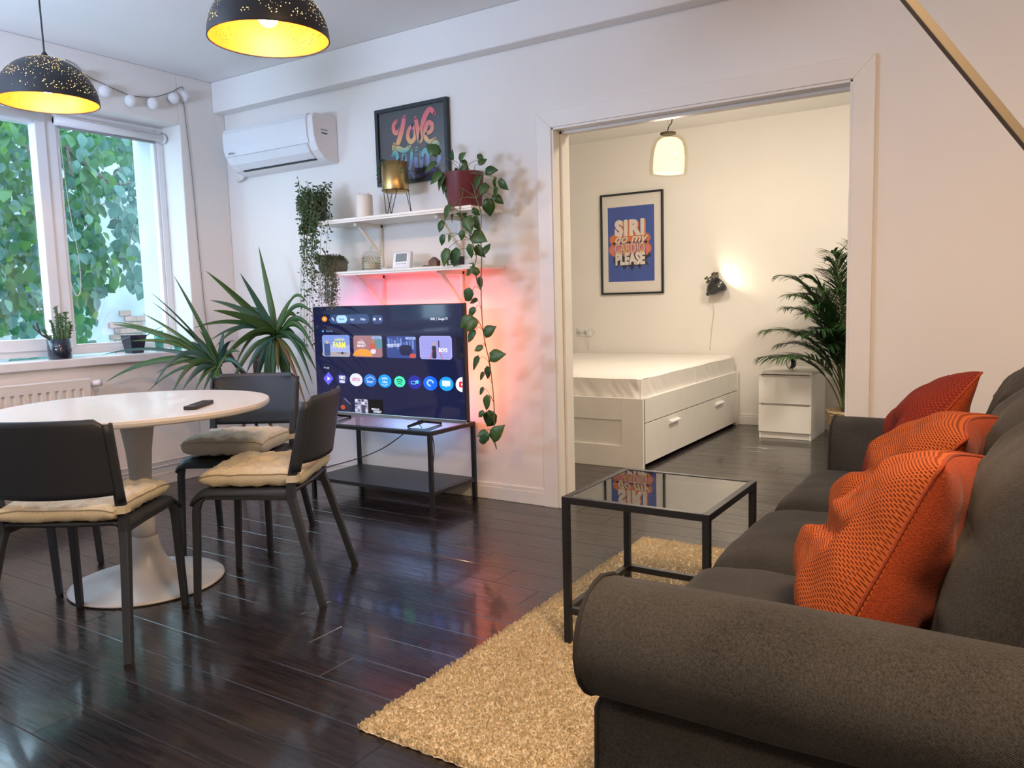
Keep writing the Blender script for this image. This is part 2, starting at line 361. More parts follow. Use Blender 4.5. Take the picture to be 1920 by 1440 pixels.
def leafp(mb, b, d, nrm, L, Wd=1, droop=.25, shape=HEART, m=0, fold=.18):
    b, d = Vector(b), Vector(d).normalized(); nrm = Vector(nrm); s = d.cross(nrm); s = s.normalized() if s.length > 1e-4 else d.orthogonal().normalized(); u = s.cross(d); k0 = len(mb.v)
    for (t, w) in shape:
        t2 = t - (.12 if (shape is HEART and 0 < t < .2) else 0)
        c = b + d * (t * L) - u * (droop * L * t * t); e = b + d * (t2 * L) - u * (droop * L * t * t)
        mb.v += [e - s * w * L * Wd + u * w * L * fold, c, e + s * w * L * Wd + u * w * L * fold]
    for i in range(len(shape) - 1):
        k = k0 + 3 * i; mb.f += [(k, k + 1, k + 4, k + 3), (k + 1, k + 2, k + 5, k + 4)]; mb.m += [m, m]
def rv(a=1): return Vector((random.uniform(-a, a), random.uniform(-a, a), random.uniform(-a, a)))

# ================================================================== SETTING
WX, D, B = -4.684, 3.685, 6.87
HC = 2.658; XR = 1.7; YR = -2.4; DT = .15
OX0, OX1, OZ = -2.086, -.6256, 2.019
WY0, WY1, WZ0, WZ1 = .30, 3.329, .863, 2.336
# floor of individual planks
fl = structure('floor', 'dark espresso oak plank floor')
sub = MB().box(WX - .2, YR, -.06, XR, B + .1, -.014).build('subfloor', SOIL, fl)
PWD = .1565; PL = 1.29
def plank_mesh(L):
    mb = MB(); b = .0015; x0, x1, y0, y1 = .0004, L - .0004, .0004, PWD - .0004
    k = 0; mb.v = [Vector(p) for p in ((x0, y0, -.014), (x1, y0, -.014), (x1, y1, -.014), (x0, y1, -.014), (x0, y0, -b), (x1, y0, -b), (x1, y1, -b), (x0, y1, -b), (x0 + b, y0 + b, 0), (x1 - b, y0 + b, 0), (x1 - b, y1 - b, 0), (x0 + b, y1 - b, 0))]
    mb.f = [(0, 1, 5, 4), (1, 2, 6, 5), (2, 3, 7, 6), (3, 0, 4, 7), (4, 5, 9, 8), (5, 6, 10, 9), (6, 7, 11, 10), (7, 4, 8, 11), (8, 9, 10, 11)]; mb.m = [0] * 9
    me = bpy.data.meshes.new('plank'); me.from_pydata(mb.v, [], mb.f); me.materials.append(PLANK); return me
PM = {}
def add_plank(x0, x1, y):
    L = round(x1 - x0, 3)
    if L < .03: return
    if L not in PM: PM[L] = plank_mesh(L)
    o = bpy.data.objects.new('plank', PM[L]); COL.objects.link(o); o.parent = fl; o.location = (x0, y, 0)
ymin = .99 - PWD * 7
r = -7; y = ymin
while y < B + .02:
    # end joints step back .2125 m per row, as in the photograph (row at y .99: x -2.215)
    j = -2.215 - .2125 * r
    j = -4.9 + ((j + 4.9) % PL)
    x = xa = WX - .01; xb = 1.69 if y < D else .65
    js = []
    q = j
    while q < xb:
        if q > x + .05: js.append(q)
        q += PL
    xs = [x] + js + [xb]
    for a_, b_ in zip(xs[:-1], xs[1:]): add_plank(a_, b_, y)
    r += 1; y += PWD
# walls
mb = MB()
mb.box(WX - .30, YR, -.02, WX, WY0, HC); mb.box(WX - .30, WY1, -.02, WX, D, HC); mb.box(WX - .30, WY0, -.02, WX, WY1, WZ0 - .03); mb.box(WX - .30, WY0, WZ1, WX, WY1, HC)
struct_mesh('wall_left', mb, WALL, 'white window wall', bevel=.006)
mb = MB()
mb.box(WX - .30, D, -.02, OX0 - .012, D + DT, HC); mb.box(OX1 + .012, D, -.02, XR, D + DT, HC); mb.box(OX0 - .012, D, OZ + .012, OX1 + .012, D + DT, HC)
struct_mesh('wall_back', mb, WALL, 'white wall behind the television, cut by the wide doorway')
struct_mesh('wall_right', MB().box(XR, YR, -.02, XR + .1, D, HC), WALL, 'white wall beyond the sofa')
struct_mesh('wall_rear', MB().box(WX - .3, YR - .1, -.02, XR + .1, YR, HC), WALL, 'white wall at the camera end')
struct_mesh('ceiling', MB().box(WX - .3, YR - .1, HC, XR + .1, D + DT, HC + .1), CEILM, 'white ceiling of the living room')
struct_mesh('wall_far', MB().box(WX - .3, B, -.02, .8, B + .1, 2.75), WALL, 'white far wall of the bedroom')
struct_mesh('wall_side', MB().box(.65, D + DT, -.02, .8, B, 2.75), WALL, 'white right wall of the bedroom')
struct_mesh('wall_side', MB().box(WX - .3, D + DT, -.02, WX, B, 2.75), WALL, 'white left wall of the bedroom')
struct_mesh('ceiling', MB().box(WX - .3, D + DT, 2.60, .8, B + .1, 2.75), CEILM, 'white ceiling of the bedroom')
struct_mesh('trim_1', MB().box(WX, D - .095, 2.455, XR, D, HC), CEILM, 'shallow boxed beam along the top of the back wall', bevel=.008)
# doorway casing and lining
dw = structure('door_1', 'wide white cased opening to the bedroom')
XA, XB, ZT = -2.173, -.5386, 2.106
def casing(poly, y0, y1): return MB().prism(poly, lambda a, b: (a, y0, b), lambda a, b: (a, y1, b))
for y0, y1, s in ((D - .018, D, 1), (D + DT, D + DT + .015, 1)):
    casing([(XA, 0), (OX0, 0), (OX0, OZ), (XA, ZT)], y0, y1).build('casing', TRIM, dw, bevel=.002)
    casing([(OX1, 0), (XB, 0), (XB, ZT), (OX1, OZ)], y0, y1).build('casing', TRIM, dw, bevel=.002)
    casing([(XA, ZT), (OX0, OZ), (OX1, OZ), (XB, ZT)], y0, y1).build('casing', TRIM, dw, bevel=.002)
MB().box(OX0 - .012, D - .01, 0, OX0 + .012, D + DT + .01, OZ).build('lining', TRIM, dw, bevel=.002)
MB().box(OX1 - .012, D - .01, 0, OX1 + .012, D + DT + .01, OZ).build('lining', TRIM, dw, bevel=.002)
MB().box(OX0, D - .01, OZ - .012, OX1, D + DT + .01, OZ + .012).build('lining', TRIM, dw, bevel=.002)
MB().box(OX0 + .012, D + .055, 0, OX0 + .026, D + .10, OZ - .012).build('door_stop', TRIM, dw, bevel=.002)
MB().box(OX0 + .012, D + .055, OZ - .026, OX1 - .012, D + .10, OZ - .012).build('door_stop', TRIM, dw, bevel=.002)
def bb(name, x0, y0, x1, y1, nx, ny, lab):
    mb = MB(); t = .014
    if nx: xx = x0 + nx * t; mb.box(min(x0, xx), y0, 0, max(x0, xx), y1, .075); xx = x0 + nx * .009; mb.box(min(x0, xx), y0, .075, max(x0, xx), y1, .095)
    else: yy = y0 + ny * t; mb.box(x0, min(y0, yy), 0, x1, max(y0, yy), .075); yy = y0 + ny * .009; mb.box(x0, min(y0, yy), .075, x1, max(y0, yy), .095)
    struct_mesh(name, mb, TRIM, lab, bevel=.003)
bb('baseboard_back', WX, D, XA, D, 0, -1, 'white baseboard under the television wall')
bb('baseboard_back', XB, D, XR, D, 0, -1, 'white baseboard behind the sofa end')
bb('baseboard_left', WX, YR, WX, D, 1, 0, 'white baseboard of the window wall')
bb('baseboard_far', WX, B, .65, B, 0, -1, 'white baseboard of the bedroom far wall')
bb('baseboard_side', .65, D + DT + .02, .65, B, -1, 0, 'white baseboard of the bedroom side wall')
# window
FX = -4.875
win = structure('window_1', 'wide white plastic window with three lights')
def rect_frame(y0, y1, z0, z1, w, x0, x1, name, par, wb=None):
    wb = wb or w; mb = MB(); mb.box(x0, y0, z0, x1, y0 + w, z1); mb.box(x0, y1 - w, z0, x1, y1, z1); mb.box(x0, y0 + w, z0, x1, y1 - w, z0 + wb); mb.box(x0, y0 + w, z1 - w, x1, y1 - w, z1)
    return mb.build(name, PVC, par, bevel=.005)
rect_frame(WY0, WY1, WZ0 + .012, WZ1, .045, FX - .07, FX, 'outer_frame', win)
MB().box(FX - .07, 2.555, WZ0 + .055, FX + .004, 2.625, WZ1 - .045).build('mullion', PVC, win, bevel=.006)
MB().box(FX - .07, 1.36, WZ0 + .055, FX + .004, 1.43, WZ1 - .045).build('mullion', PVC, win, bevel=.006)
sa = rect_frame(1.43, 2.555, WZ0 + .05, WZ1 - .045, .062, FX - .06, FX + .018, 'sash', win, .07)
sc = rect_frame(WY0 + .045, 1.36, WZ0 + .05, WZ1 - .045, .062, FX - .06, FX + .018, 'sash', win, .07)
sb = rect_frame(2.625, WY1 - .045, WZ0 + .052, WZ1 - .045, .022, FX - .05, FX - .008, 'glazing_bead', win)
for (a, b2) in ((1.49, 2.495), (.40, 1.30), (2.645, WY1 - .065)):
    MB().box(FX - .034, a, WZ0 + .07, FX - .030, b2, WZ1 - .06).build('pane', GLASS, win)
sill = struct_mesh('trim_2', MB().box(FX, WY0 - .02, WZ0 - .05, WX + .035, WY1 + .0, WZ0), plain('white_sill', (.78, .78, .78), .25), 'white window sill board', bevel=.006)
MB().box(FX - .30, WY0, WZ1 - .01, FX - .06, WY1, WZ1).build('outer_reveal', EXTW, win)
MB().box(FX - .33, WY1 - .01, WZ0, FX - .07, WY1 + .02, WZ1).build('outer_reveal', plain('rough_white_render', (.55, .56, .56), .9, bmp=1, bs=60), win)

# ================================================================== outdoors
ex = thing('exterior_wall', 'weathered pale plaster wall of the neighbouring house outside the window', 'wall', (-8.8, 3, -1.5))
MB().box(-9.2, -4, -1.5, -8.8, 12, 3.4).build('plaster', EXTW, ex)
c0 = at(235, 628, 0, -8.8)
mb = MB(); brs = []
for rr in range(9):
    for k in range(4):
        if ((k - 1.15) / 1.75) ** 2 + ((rr - 3.2) / 4.9) ** 2 > 1: continue
        yy = c0.y - .19 + k * .135 + (rr % 2) * .06; zz = c0.z - .32 + rr * .068
        MB().box(-8.83, yy, zz, -8.785 + random.uniform(0, .01), yy + .14, zz + .058).build('brick', BRICK, ex, bevel=.004)
struct_mesh('ground', MB().box(-12, -6, -1.6, WX - .3, 12, -1.5), plain('dull_ground', (.2, .22, .2), .9), 'ground outside')
tree = thing('garden_tree', 'broad-leaved green tree with dark twigs filling the view outside the window', 'tree', (-7.4, 1.2, -1.5))
def branch(pts, r0, r1, name='branch'):
    P = cat(pts, 5); n = len(P); MB().tube(P, [r0 + (r1 - r0) * i / (n - 1) for i in range(n)], 6).build(name, BARK, tree, smooth=True)
TX = -6.6
def tp(x, y, dx=0): return at(x, y, 0, TX + dx)
branch([(-7.4, 1.2, -1.5), (-7.3, 1.3, .3), (-7.0, 1.6, 1.6), (-6.8, 2.0, 2.6), (-6.7, 2.4, 3.6)], .13, .06, 'trunk')
branch([(-6.8, 2.0, 2.5), tp(20, 190), tp(80, 235), tp(125, 275), tp(165, 310), tp(205, 340), tp(235, 345), tp(268, 330)], .035, .006)
branch([tp(165, 310), tp(190, 335), tp(215, 350), tp(228, 372)], .014, .005); branch([tp(205, 340), tp(222, 322), tp(262, 310)], .010, .004)
branch([tp(-30, 260), tp(20, 250), tp(60, 290), tp(80, 330)], .02, .006); branch([tp(-20, 340), tp(20, 380), tp(60, 400), tp(90, 450)], .016, .005)
branch([tp(125, 275), tp(140, 350), tp(165, 420), tp(190, 460), tp(213, 495)], .012, .003); branch([tp(60, 200), tp(25, 225), tp(10, 260)], .015, .006)
branch([tp(268, 330), tp(255, 400), tp(240, 470)], .01, .004)
branch([tp(180, 390), tp(212, 380), tp(214, 430)], .006, .003)
def tleaf():
    mb = MB(); leafp(mb, (0, 0, 0), (0, 0, -1), (1, 0, 0), 1, 1, .15, OVAL, fold=.25)
    me = bpy.data.meshes.new('tree_leaf'); me.from_pydata(mb.v, [], mb.f); me.polygons.foreach_set('use_smooth', [True] * len(mb.f)); return me
tls = []
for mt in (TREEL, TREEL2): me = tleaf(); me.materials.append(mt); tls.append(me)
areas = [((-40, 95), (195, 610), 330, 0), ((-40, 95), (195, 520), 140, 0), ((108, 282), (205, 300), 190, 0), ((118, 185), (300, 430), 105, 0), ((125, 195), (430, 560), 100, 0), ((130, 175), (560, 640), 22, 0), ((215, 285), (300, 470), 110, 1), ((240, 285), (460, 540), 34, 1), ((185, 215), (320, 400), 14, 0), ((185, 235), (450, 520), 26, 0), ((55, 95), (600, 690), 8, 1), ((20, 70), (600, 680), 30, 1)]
cand = []
for (xa_, xb_), (ya_, yb_), n, hz in areas:
    for k in range(int(n * 2.1)):
        px, py = random.uniform(xa_, xb_), random.uniform(ya_, yb_)
        p = at(px, py, 0, TX + random.uniform(-.9, .5)); cand.append((p, hz or random.random() < .3))
random.shuffle(cand); stuffm = MB()
# foliage that the room's other window lights look onto
for k in range(260): cand.append((Vector((random.uniform(-7.6, -6.2), random.uniform(-.6, 2.6), random.uniform(.2, 4.2))), random.random() < .4))
for i, (p, hz) in enumerate(cand):
    d = (Vector((random.uniform(-.4, .5), random.uniform(-.7, .7), -1.0 + random.uniform(-.2, .7)))).normalized(); L = random.uniform(.06, .13)
    nrm = (Vector((1, 0, .4)) + rv(.7)).normalized()
    if i < 280:
        o = bpy.data.objects.new('leaf', tls[int(hz)]); COL.objects.link(o); o.parent = tree
        x = nrm - d * nrm.dot(d); x.normalize(); y_ = (-d).cross(x); m3 = Matrix((x, y_, -d)).transposed().to_4x4() @ Matrix.Diagonal((L, L * .95, L, 1)); m3.translation = p - Vector(tree.location); o.matrix_local = m3
    else: leafp(stuffm, p, d, nrm, L, .95, .15, OVAL, fold=.25, m=int(hz))
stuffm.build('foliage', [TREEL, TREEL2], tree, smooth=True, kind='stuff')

# ================================================================== window wall things
# roller blind
rb = thing('roller_blind', 'white rolled-up blind with a cassette at the top of the right window light', 'blind', (FX + .03, 2.95, 2.24))
MB().tube([(FX + .035, 2.60, 2.262), (FX + .035, 3.295, 2.262)], .027, 16).build('roller', PVC, rb, smooth=True)
MB().box(FX + .002, 2.60, 2.245, FX + .03, 3.295, 2.30).build('cassette', PVC, rb, bevel=.004)
MB().tube([(FX + .035, 2.61, 2.228), (FX + .035, 3.25, 2.228)], .007, 8).build('bottom_bar', plain('grey_blind_bar', (.30, .31, .32), .4), rb)
MB().tube([(FX + .035, 3.295, 2.262), (FX + .035, 3.315, 2.262)], .031, 16).build('end_cap', PVC, rb, smooth=True)
mb = MB(); ch = cat([(FX + .03, 2.612, 2.25), (FX + .05, 2.608, 1.8), (FX + .06, 2.60, 1.38), (FX + .065, 2.625, 1.24), (FX + .06, 2.66, 1.27), (FX + .06, 2.665, 1.45), (FX + .05, 2.635, 1.8), (FX + .035, 2.622, 2.25)], 26)
mb.tube(ch, .0016, 5)
for p in ch[::2]: mb.sphere(p, .0034, 6, 4)
mb.build('bead_chain', CORDW, rb, smooth=True)
# left light blind cord
rb2 = thing('roller_blind', 'white rolled-up blind partly behind the left pendant lamp, over the left sash', 'blind', (FX + .03, 2.0, 2.24))
MB().tube([(FX + .045, 1.46, 2.262), (FX + .045, 2.53, 2.262)], .022, 16).build('roller', PVC, rb2, smooth=True)
MB().box(FX + .02, 1.45, 2.25, FX + .035, 2.54, 2.30).build('cassette', PVC, rb2, bevel=.003)
# cactus pot
def pot(name, label, catg, c, prof, mat, soil=None, seg=32, square=False):
    t = thing(name, label, catg, c)
    mb = MB(); mb.lathe(prof, c, 4 if square else seg, T=Matrix.Rotation(math.radians(45 + (0 if not square else 0)), 4, 'Z') if square else None)
    mb.build('pot', mat, t, smooth=not square, bevel=.004 if square else 0)
    if soil: MB().lathe([(.0001, soil[1] - .01), (soil[0], soil[1] - .01), (soil[0], soil[1]), (.0001, soil[1] + .004)], c, 4 if square else seg, T=Matrix.Rotation(math.radians(45), 4, 'Z') if square else None).build('soil', SOIL, t)
    return t
pc = at(110, 672, 2, WZ0)
pr_ = .044
ct = pot('potted_cactus', 'spiky green euphorbia cactus in a round navy glazed pot on the window sill', 'potted plant', (WX - .035, 2.455, WZ0), [(.001, 0), (.058, 0), (.062, .004), (.064, .118), (.058, .118), (.056, .10), (.001, .10)], NAVY, (.056, .104))
def spiky(path, r, par):
    P = cat(path, 6); n = len(P); mb = MB(); mb.tube(P, [r * (1 - .45 * i / (n - 1)) for i in range(n)], 6)
    for p in P[1:]:
        for k in range(4):
            d = rv(1); d.z = abs(d.z) * .7; d.normalize(); mb.tube([p, p + d * .009, p + d * .021], [.0035, .003, .0006], 4)
    mb.build('cactus_arm', CACT, par)
cb = Vector((WX - .035, 2.455, WZ0 + .10))
for dx, dy, h, r, b in ((0, .0, .20, .011, .0), (0, .022, .16, .010, .0), (.0, -.015, .12, .009, -.02), (.02, .03, .11, .010, .03), (-.02, .045, .17, .008, .02), (.01, .012, .14, .01, .01), (0, -.035, .07, .008, -.05), (.01, .05, .09, .008, .02)):
    spiky([cb + Vector((dx, dy, 0)), cb + Vector((dx, dy + b * .5, h * .5)), cb + Vector((dx, dy + b, h))], r, ct)
P = [cb + Vector((0, -.03, .0)), cb + Vector((0, -.07, .03)), cb + Vector((0, -.10, .055)), cb + Vector((0, -.115, .12))]
MB().tube(cat(P, 5), .005, 6).build('cactus_arm', plain('purple_brown_stem', (.07, .05, .05), .6), ct, smooth=True)
MB().tube(cat([P[2], P[2] + Vector((0, -.03, .03)), P[2] + Vector((0, -.035, .05))], 4), .004, 6).build('cactus_arm', plain('purple_brown_stem2', (.07, .05, .05), .6), ct, smooth=True)
q = at(256, 661, 2, WZ0); sq = (WX - .095, 2.955, WZ0)
pt = pot('square_planter', 'dark glossy square tapered planter on the right of the window sill', 'planter', sq, [(.001, 0), (.056, 0), (.079, .115), (.072, .115), (.066, .10), (.001, .10)], NAVY, (.066, .102), square=True)
mb = MB(); ribbon(mb, (sq[0], sq[1] + .01, sq[2] + .04), (sq[0] + .06, sq[1] + .08, sq[2] + .14), (sq[0] + .12, sq[1] + .16, sq[2] + .17), .045, 8); mb.build('leaf', YUC, pt, smooth=True)
GGL = pane_mat('green_glass', (.45, .75, .68), .05)
for i, (yy, xx, h, r) in enumerate(((3.14, -4.79, .135, .03), (3.235, -4.73, .075, .028))):
    t = tag(MB().lathe([(.001, 0), (r * .85, 0), (r, h), (r * .9, h), (r * .78, .006), (.001, .006)], (xx, yy, WZ0), 20).build('glass_cup', GGL, smooth=True), ['tall greenish glass vase on the sill beside the window reveal', 'short greenish glass tumbler at the right end of the sill'][i], 'vase' if i == 0 else 'glass')
# string of ball lights
gl = thing('ball_string_lights', 'string of white cotton ball lights on a thin grey cord above the window', 'string lights', (WX, 3.0, 2.4))
def wp(x, y, d=.006): return at(x, y, 0, WX + d)
gc = plain('grey_green_cord', (.14, .15, .14), .6)
MB().tube(cat([wp(*p) for p in ((122, 112), (140, 121), (165, 143), (200, 160), (225, 171), (245, 179), (287, 182), (320, 173), (333, 166), (342, 163), (343, 170))], 6), .0022, 5).build('cord', gc, gl, smooth=True)
MB().tube(cat([wp(*p) for p in ((344, 190), (350, 240), (357, 300), (365, 380), (371, 450), (378, 520), (384, 580), (392, 640), (398, 700))], 6), .0022, 5).build('cord', gc, gl, smooth=True)
for (x, y) in ((150, 145), (197, 171), (245, 189), (287, 194), (326, 184), (345, 180)):
    MB().sphere(wp(x, y, .04), .0365, 18, 12).build('cotton_ball', plain('white_cotton_ball', (.76, .75, .75), .9, bmp=.5, bs=300), gl, smooth=True)
# radiator
ra = thing('radiator', 'white ribbed panel radiator under the window', 'radiator', (-4.61, 1.7, .1))
RT, RB_, RY0, RY1 = .745, .20, .95, 2.545
MB().box(-4.655, RY0, RB_, -4.645, RY1, RT - .01).box(-4.645, RY0, RT - .014, -4.575, RY1, RT).box(-4.645, RY0, RB_, -4.575, RY0 + .008, RT - .014).box(-4.645, RY1 - .008, RB_, -4.575, RY1, RT - .014).build('casing', TRIM, ra, bevel=.003)
mb = MB(); nr = int((RY1 - RY0) / .047); prof = []
yy = RY0 + .02
pr2 = [(RY0, 0)]
while yy < RY1 - .05: pr2 += [(yy, 0), (yy + .006, -.012), (yy + .018, -.012), (yy + .024, 0)]; yy += .047
pr2.append((RY1, 0)); XF = -4.575
for (a, b) in zip(pr2[:-1], pr2[1:]):
    mb.quad((XF + a[1], a[0], RB_ + .05), (XF + b[1], b[0], RB_ + .05), (XF + b[1], b[0], RT - .055), (XF + a[1], a[0], RT - .055))
for i in range(1, len(pr2) - 4, 4):
    for zz in (RT - .055, RB_ + .05): mb.f.append(tuple(range(len(mb.v), len(mb.v) + 4))); mb.m.append(0); mb.v += [Vector((XF + pr2[i + k][1], pr2[i + k][0], zz)) for k in range(4)]
mb.quad((XF, RY0, RT - .055), (XF, RY1, RT - .055), (XF, RY1, RT - .012), (XF, RY0, RT - .012)); mb.quad((XF, RY0, RB_), (XF, RY1, RB_), (XF, RY1, RB_ + .05), (XF, RY0, RB_ + .05))
mb.build('ribbed_front', TRIM, ra)
MB().tube([(-4.61, RY1, .71), (-4.61, RY1 + .03, .71)], .008, 8).build('valve_stub', STEEL, ra)
MB().tube([(-4.61, RY1 + .012, .71), (-4.59, RY1 + .03, .712), (-4.56, RY1 + .05, .715)], [.017, .02, .019], 14).build('thermostat_head', PVC, ra, smooth=True)
MB().tube([(-4.61, RY1 + .02, .70), (-4.61, RY1 + .02, .15), (-4.62, RY1 + .04, .13), (-4.64, D - .1, .13)], .008, 8).tube([(-4.62, RY1 - .1, .21), (-4.62, RY1 - .1, .165), (-4.64, RY1, .16), (-4.64, D - .06, .16)], .008, 8).build('pipe', TRIM, ra, smooth=True)

# ================================================================== yucca plants in the corner
def yucca_leaf(par, c, tip, lift=.12, w=.035, mat=None, side=None, cc=None):
    c, tip = Vector(c), Vector(tip); mid = (c + tip) / 2 + Vector((0, 0, lift)); mb = MB(); ribbon(mb, c, mid, tip, w, 12, .35, side=side, base=.5, pw=.75)
    return mb.build('leaf', mat or YUC, par, smooth=True, solid=.0012)
PB = Vector((-4.30, 3.40, 0))
yp = thing('yucca_plant', 'tall two-headed yucca with long sword leaves in a dark pot in the room corner', 'potted plant', PB)
zr = at(450, 700, 1, 3.33).z
px_ = at(452, 704, 1, 3.30)
PB2 = Vector((px_.x, 3.40, 0))
MB().lathe([(.001, px_.z - .28), (.09, px_.z - .28), (.115, px_.z), (.103, px_.z), (.095, px_.z - .03), (.001, px_.z - .03)], PB2, 32).build('pot', plain('dark_blue_plastic', (.018, .026, .045), .4), yp, smooth=True)
MB().lathe([(.001, px_.z - .03), (.098, px_.z - .03), (.098, px_.z - .02), (.001, px_.z - .015)], PB2, 24).build('soil', SOIL, yp)
mb = MB()
for a in range(3): an = a * 2.094 + .4; e = Vector((math.cos(an), math.sin(an), 0)); mb.tube([PB2 + e * .14, PB2 + e * .09 + Vector((0, 0, px_.z - .285))], .011, 8)
mb.lathe([(.001, px_.z - .30), (.12, px_.z - .30), (.12, px_.z - .28), (.001, px_.z - .28)], PB2, 24).build('pot_stool', WOOD, yp)
SC = [Vector((-4.5, 3.2, 0)), ]
def dpt(x, y, dist): d = ray(x, y); return CAM + d * dist       # point at a given depth
R1 = dpt(518, 628, 4.95); R2 = dpt(408, 684, 4.75)
MB().tube(cat([PB2 + Vector((.03, 0, px_.z - .04)), dpt(480, 672, 5.0), dpt(500, 648, 4.97), R1], 6), [.017] * 19, 8).build('stem', BARK, yp, smooth=True)
MB().tube(cat([PB2 + Vector((-.04, 0, px_.z - .04)), dpt(440, 680, 4.95), dpt(425, 660, 4.85), dpt(412, 672, 4.8), R2], 6), .015, 8).build('stem', BARK, yp, smooth=True)
mb = MB()
for k in range(60): p = dpt(478 + k * .65, 674 - k * .72, 4.98) + rv(.016); leafp(mb, p, rv(1), rv(1), .025, .6, .2, OVAL)
mb.build('dry_leaf_scars', plain('dry_husk', (.33, .27, .20), .9), yp)
CAMD = CF
l1 = [(485, 462, .02, 34, YUC), (386, 508, .03, 46, YUC), (450, 512, .03, 40, YUB), (394, 563, .07, 42, YUB), (400, 582, .05, 54, YUC), (363, 615, .11, 30, YUC), (577, 570, .26, 26, YUC), (588, 590, .22, 34, YUC), (590, 625, .18, 36, YUC),
      (590, 690, .17, 36, YUC), (392, 640, .14, 26, YUB), (430, 660, .13, 26, YUC), (400, 705, .18, 34, YUC), (462, 700, .12, 50, YUB), (495, 712, .08, 56, YUC), (522, 695, .02, 34, YUD), (545, 700, .05, 44, YUC), (560, 770, .10, 24, YUD), (578, 775, .12, 22, YUD),
      (470, 575, .06, 36, YUC), (560, 640, .12, 34, YUC), (579, 655, .1, 30, YUC), (562, 790, .09, 26, YUC), (595, 700, .2, 34, YUC), (440, 690, .2, 26, YUC), (582, 745, .15, 22, YUD), (545, 560, .03, 32, YUC), (510, 740, .06, 40, YUC), (475, 740, .14, 46, YUB), (540, 760, .16, 40, YUC), (590, 660, .24, 40, YUC), (586, 720, .26, 34, YUC), (425, 745, .22, 40, YUC), (455, 600, .04, 40, YUC), (405, 650, .18, 34, YUC), (560, 600, .16, 40, YUC), (500, 780, .05, 44, YUC)]
for (x, y, lf, w, mt) in l1:
    dd = 4.95 + random.uniform(-.25, .12); 
    if x < 470: dd = 4.72 + random.uniform(-.15, .1)
    if x > 570: dd = 4.55
    yucca_leaf(yp, R1 + rv(.015), dpt(x, y, dd), lf, w * .00138, mt, side=(CR * 1 + CU * .25) if abs(x - 518) < abs(y - 628) * .8 else CU + CF * .3)
l2 = [(326, 517, .03, 26, YUC), (282, 548, .06, 14, YUB), (285, 566, .05, 14, YUC), (268, 588, .05, 24, YUC), (208, 604, .12, 16, YUC), (211, 608, .09, 40, YUC), (190, 666, .12, 22, YUB), (199, 716, .16, 40, YUC), (287, 727, .27, 30, YUB), (276, 735, .12, 22, YUC),
      (373, 618, .06, 18, YUC), (292, 701, .10, 20, YUC), (342, 732, .10, 40, YUB), (365, 735, .08, 36, YUC), (380, 738, .05, 28, YUC), (400, 745, .0, 44, YUB), (440, 640, .10, 26, YUB), (450, 660, .08, 26, YUC), (398, 740, .02, 34, YUC), (355, 640, .05, 28, YUB), (405, 760, .0, 60, YUB), (338, 610, .04, 34, YUB), (245, 640, .10, 30, YUC), (320, 745, .20, 34, YUC), (420, 620, .06, 30, YUB), (460, 700, .12, 30, YUB)]
for (x, y, lf, w, mt) in l2:
    dd = 4.7 + random.uniform(-.2, .1)
    yucca_leaf(yp, R2 + (R1 - R2) * 0 + rv(.015), dpt(x, y, dd), lf, w * .0013, mt, side=(CR * 1 + CU * .25) if abs(x - 408) < abs(y - 684) * .8 else CU + CF * .3)
PW[yp.name]

# ================================================================== air conditioner
ac = thing('air_conditioner', 'glossy white wall-mounted air conditioner in the upper corner', 'air conditioner', (-4.03, D - .1, 2.02))
AX0, AX1 = -4.455, -3.62
yF = D - .205
prof = [(D, 2.29), (yF + .035, 2.295), (yF + .008, 2.283), (yF, 2.26), (yF + .004, 2.17), (yF + .014, 2.125), (yF + .04, 2.075), (yF + .085, 2.035), (yF + .13, 2.02), (D, 2.012)]
MB().prism(prof, lambda a, b: (AX0 + .012, a + .004, b), lambda a, b: (AX1 - .012, a + .004, b)).build('body', ACS, ac)
for x0, x1 in ((AX0, AX0 + .014), (AX1 - .04, AX1)):
    MB().prism(prof, lambda a, b: (x0, a, b), lambda a, b: (x1, a, b)).build('side_cover', ACS, ac, bevel=.006)
fp = [(yF + .03, 2.298), (yF + .006, 2.290), (yF - .006, 2.26), (yF - .003, 2.165), (yF + .012, 2.118), (yF + .022, 2.118), (yF + .01, 2.165), (yF + .006, 2.26), (yF + .014, 2.28), (yF + .03, 2.288)]
MB().prism(fp, lambda a, b: (AX0 + .006, a, b), lambda a, b: (AX1 - .052, a, b)).build('front_panel', ACW, ac, smooth=False, bevel=.002)
fp = [(yF + .012, 2.112), (yF + .036, 2.068), (yF + .075, 2.036), (yF + .080, 2.042), (yF + .042, 2.074), (yF + .02, 2.114)]
MB().prism(fp, lambda a, b: (AX0 + .07, a, b), lambda a, b: (AX1 - .07, a, b)).build('louver', ACW, ac)
MB().box(AX0 + .09, yF + .082, 2.028, AX1 - .075, yF + .10, 2.036).build('air_slot', BPOT, ac)
mb = MB(); mb.mesh(text_mesh('Midea', .01), XZ(AX0 + .085, yF - .0045, 2.135, .022)); mb.build('logo', plain('grey_print', (.2, .2, .22), .5), ac)
mb = MB(); T = Matrix(((0, 0, 1, AX1 + .0008), (1, 0, 0, yF + .095), (0, 1, 0, 2.20), (0, 0, 0, 1))); mb.mesh(text_mesh('inverter', .01), T @ Matrix.Diagonal((.018, .018, 1, 1)), 0); mb.box(AX1, yF + .07, 2.175, AX1 + .0006, yF + .12, 2.183, 1)
mb.build('sticker', [plain('green_print', (.03, .2, .12), .5), plain('dark_print', (.08, .09, .1), .5)], ac)
MB().tube([(AX0 + .02, D - .06, 2.03), (AX0 - .04, D - .03, 2.01), (AX0 - .1, D - .02, 2.0)], .012, 8).build('drain_pipe', ACS, ac, smooth=True)

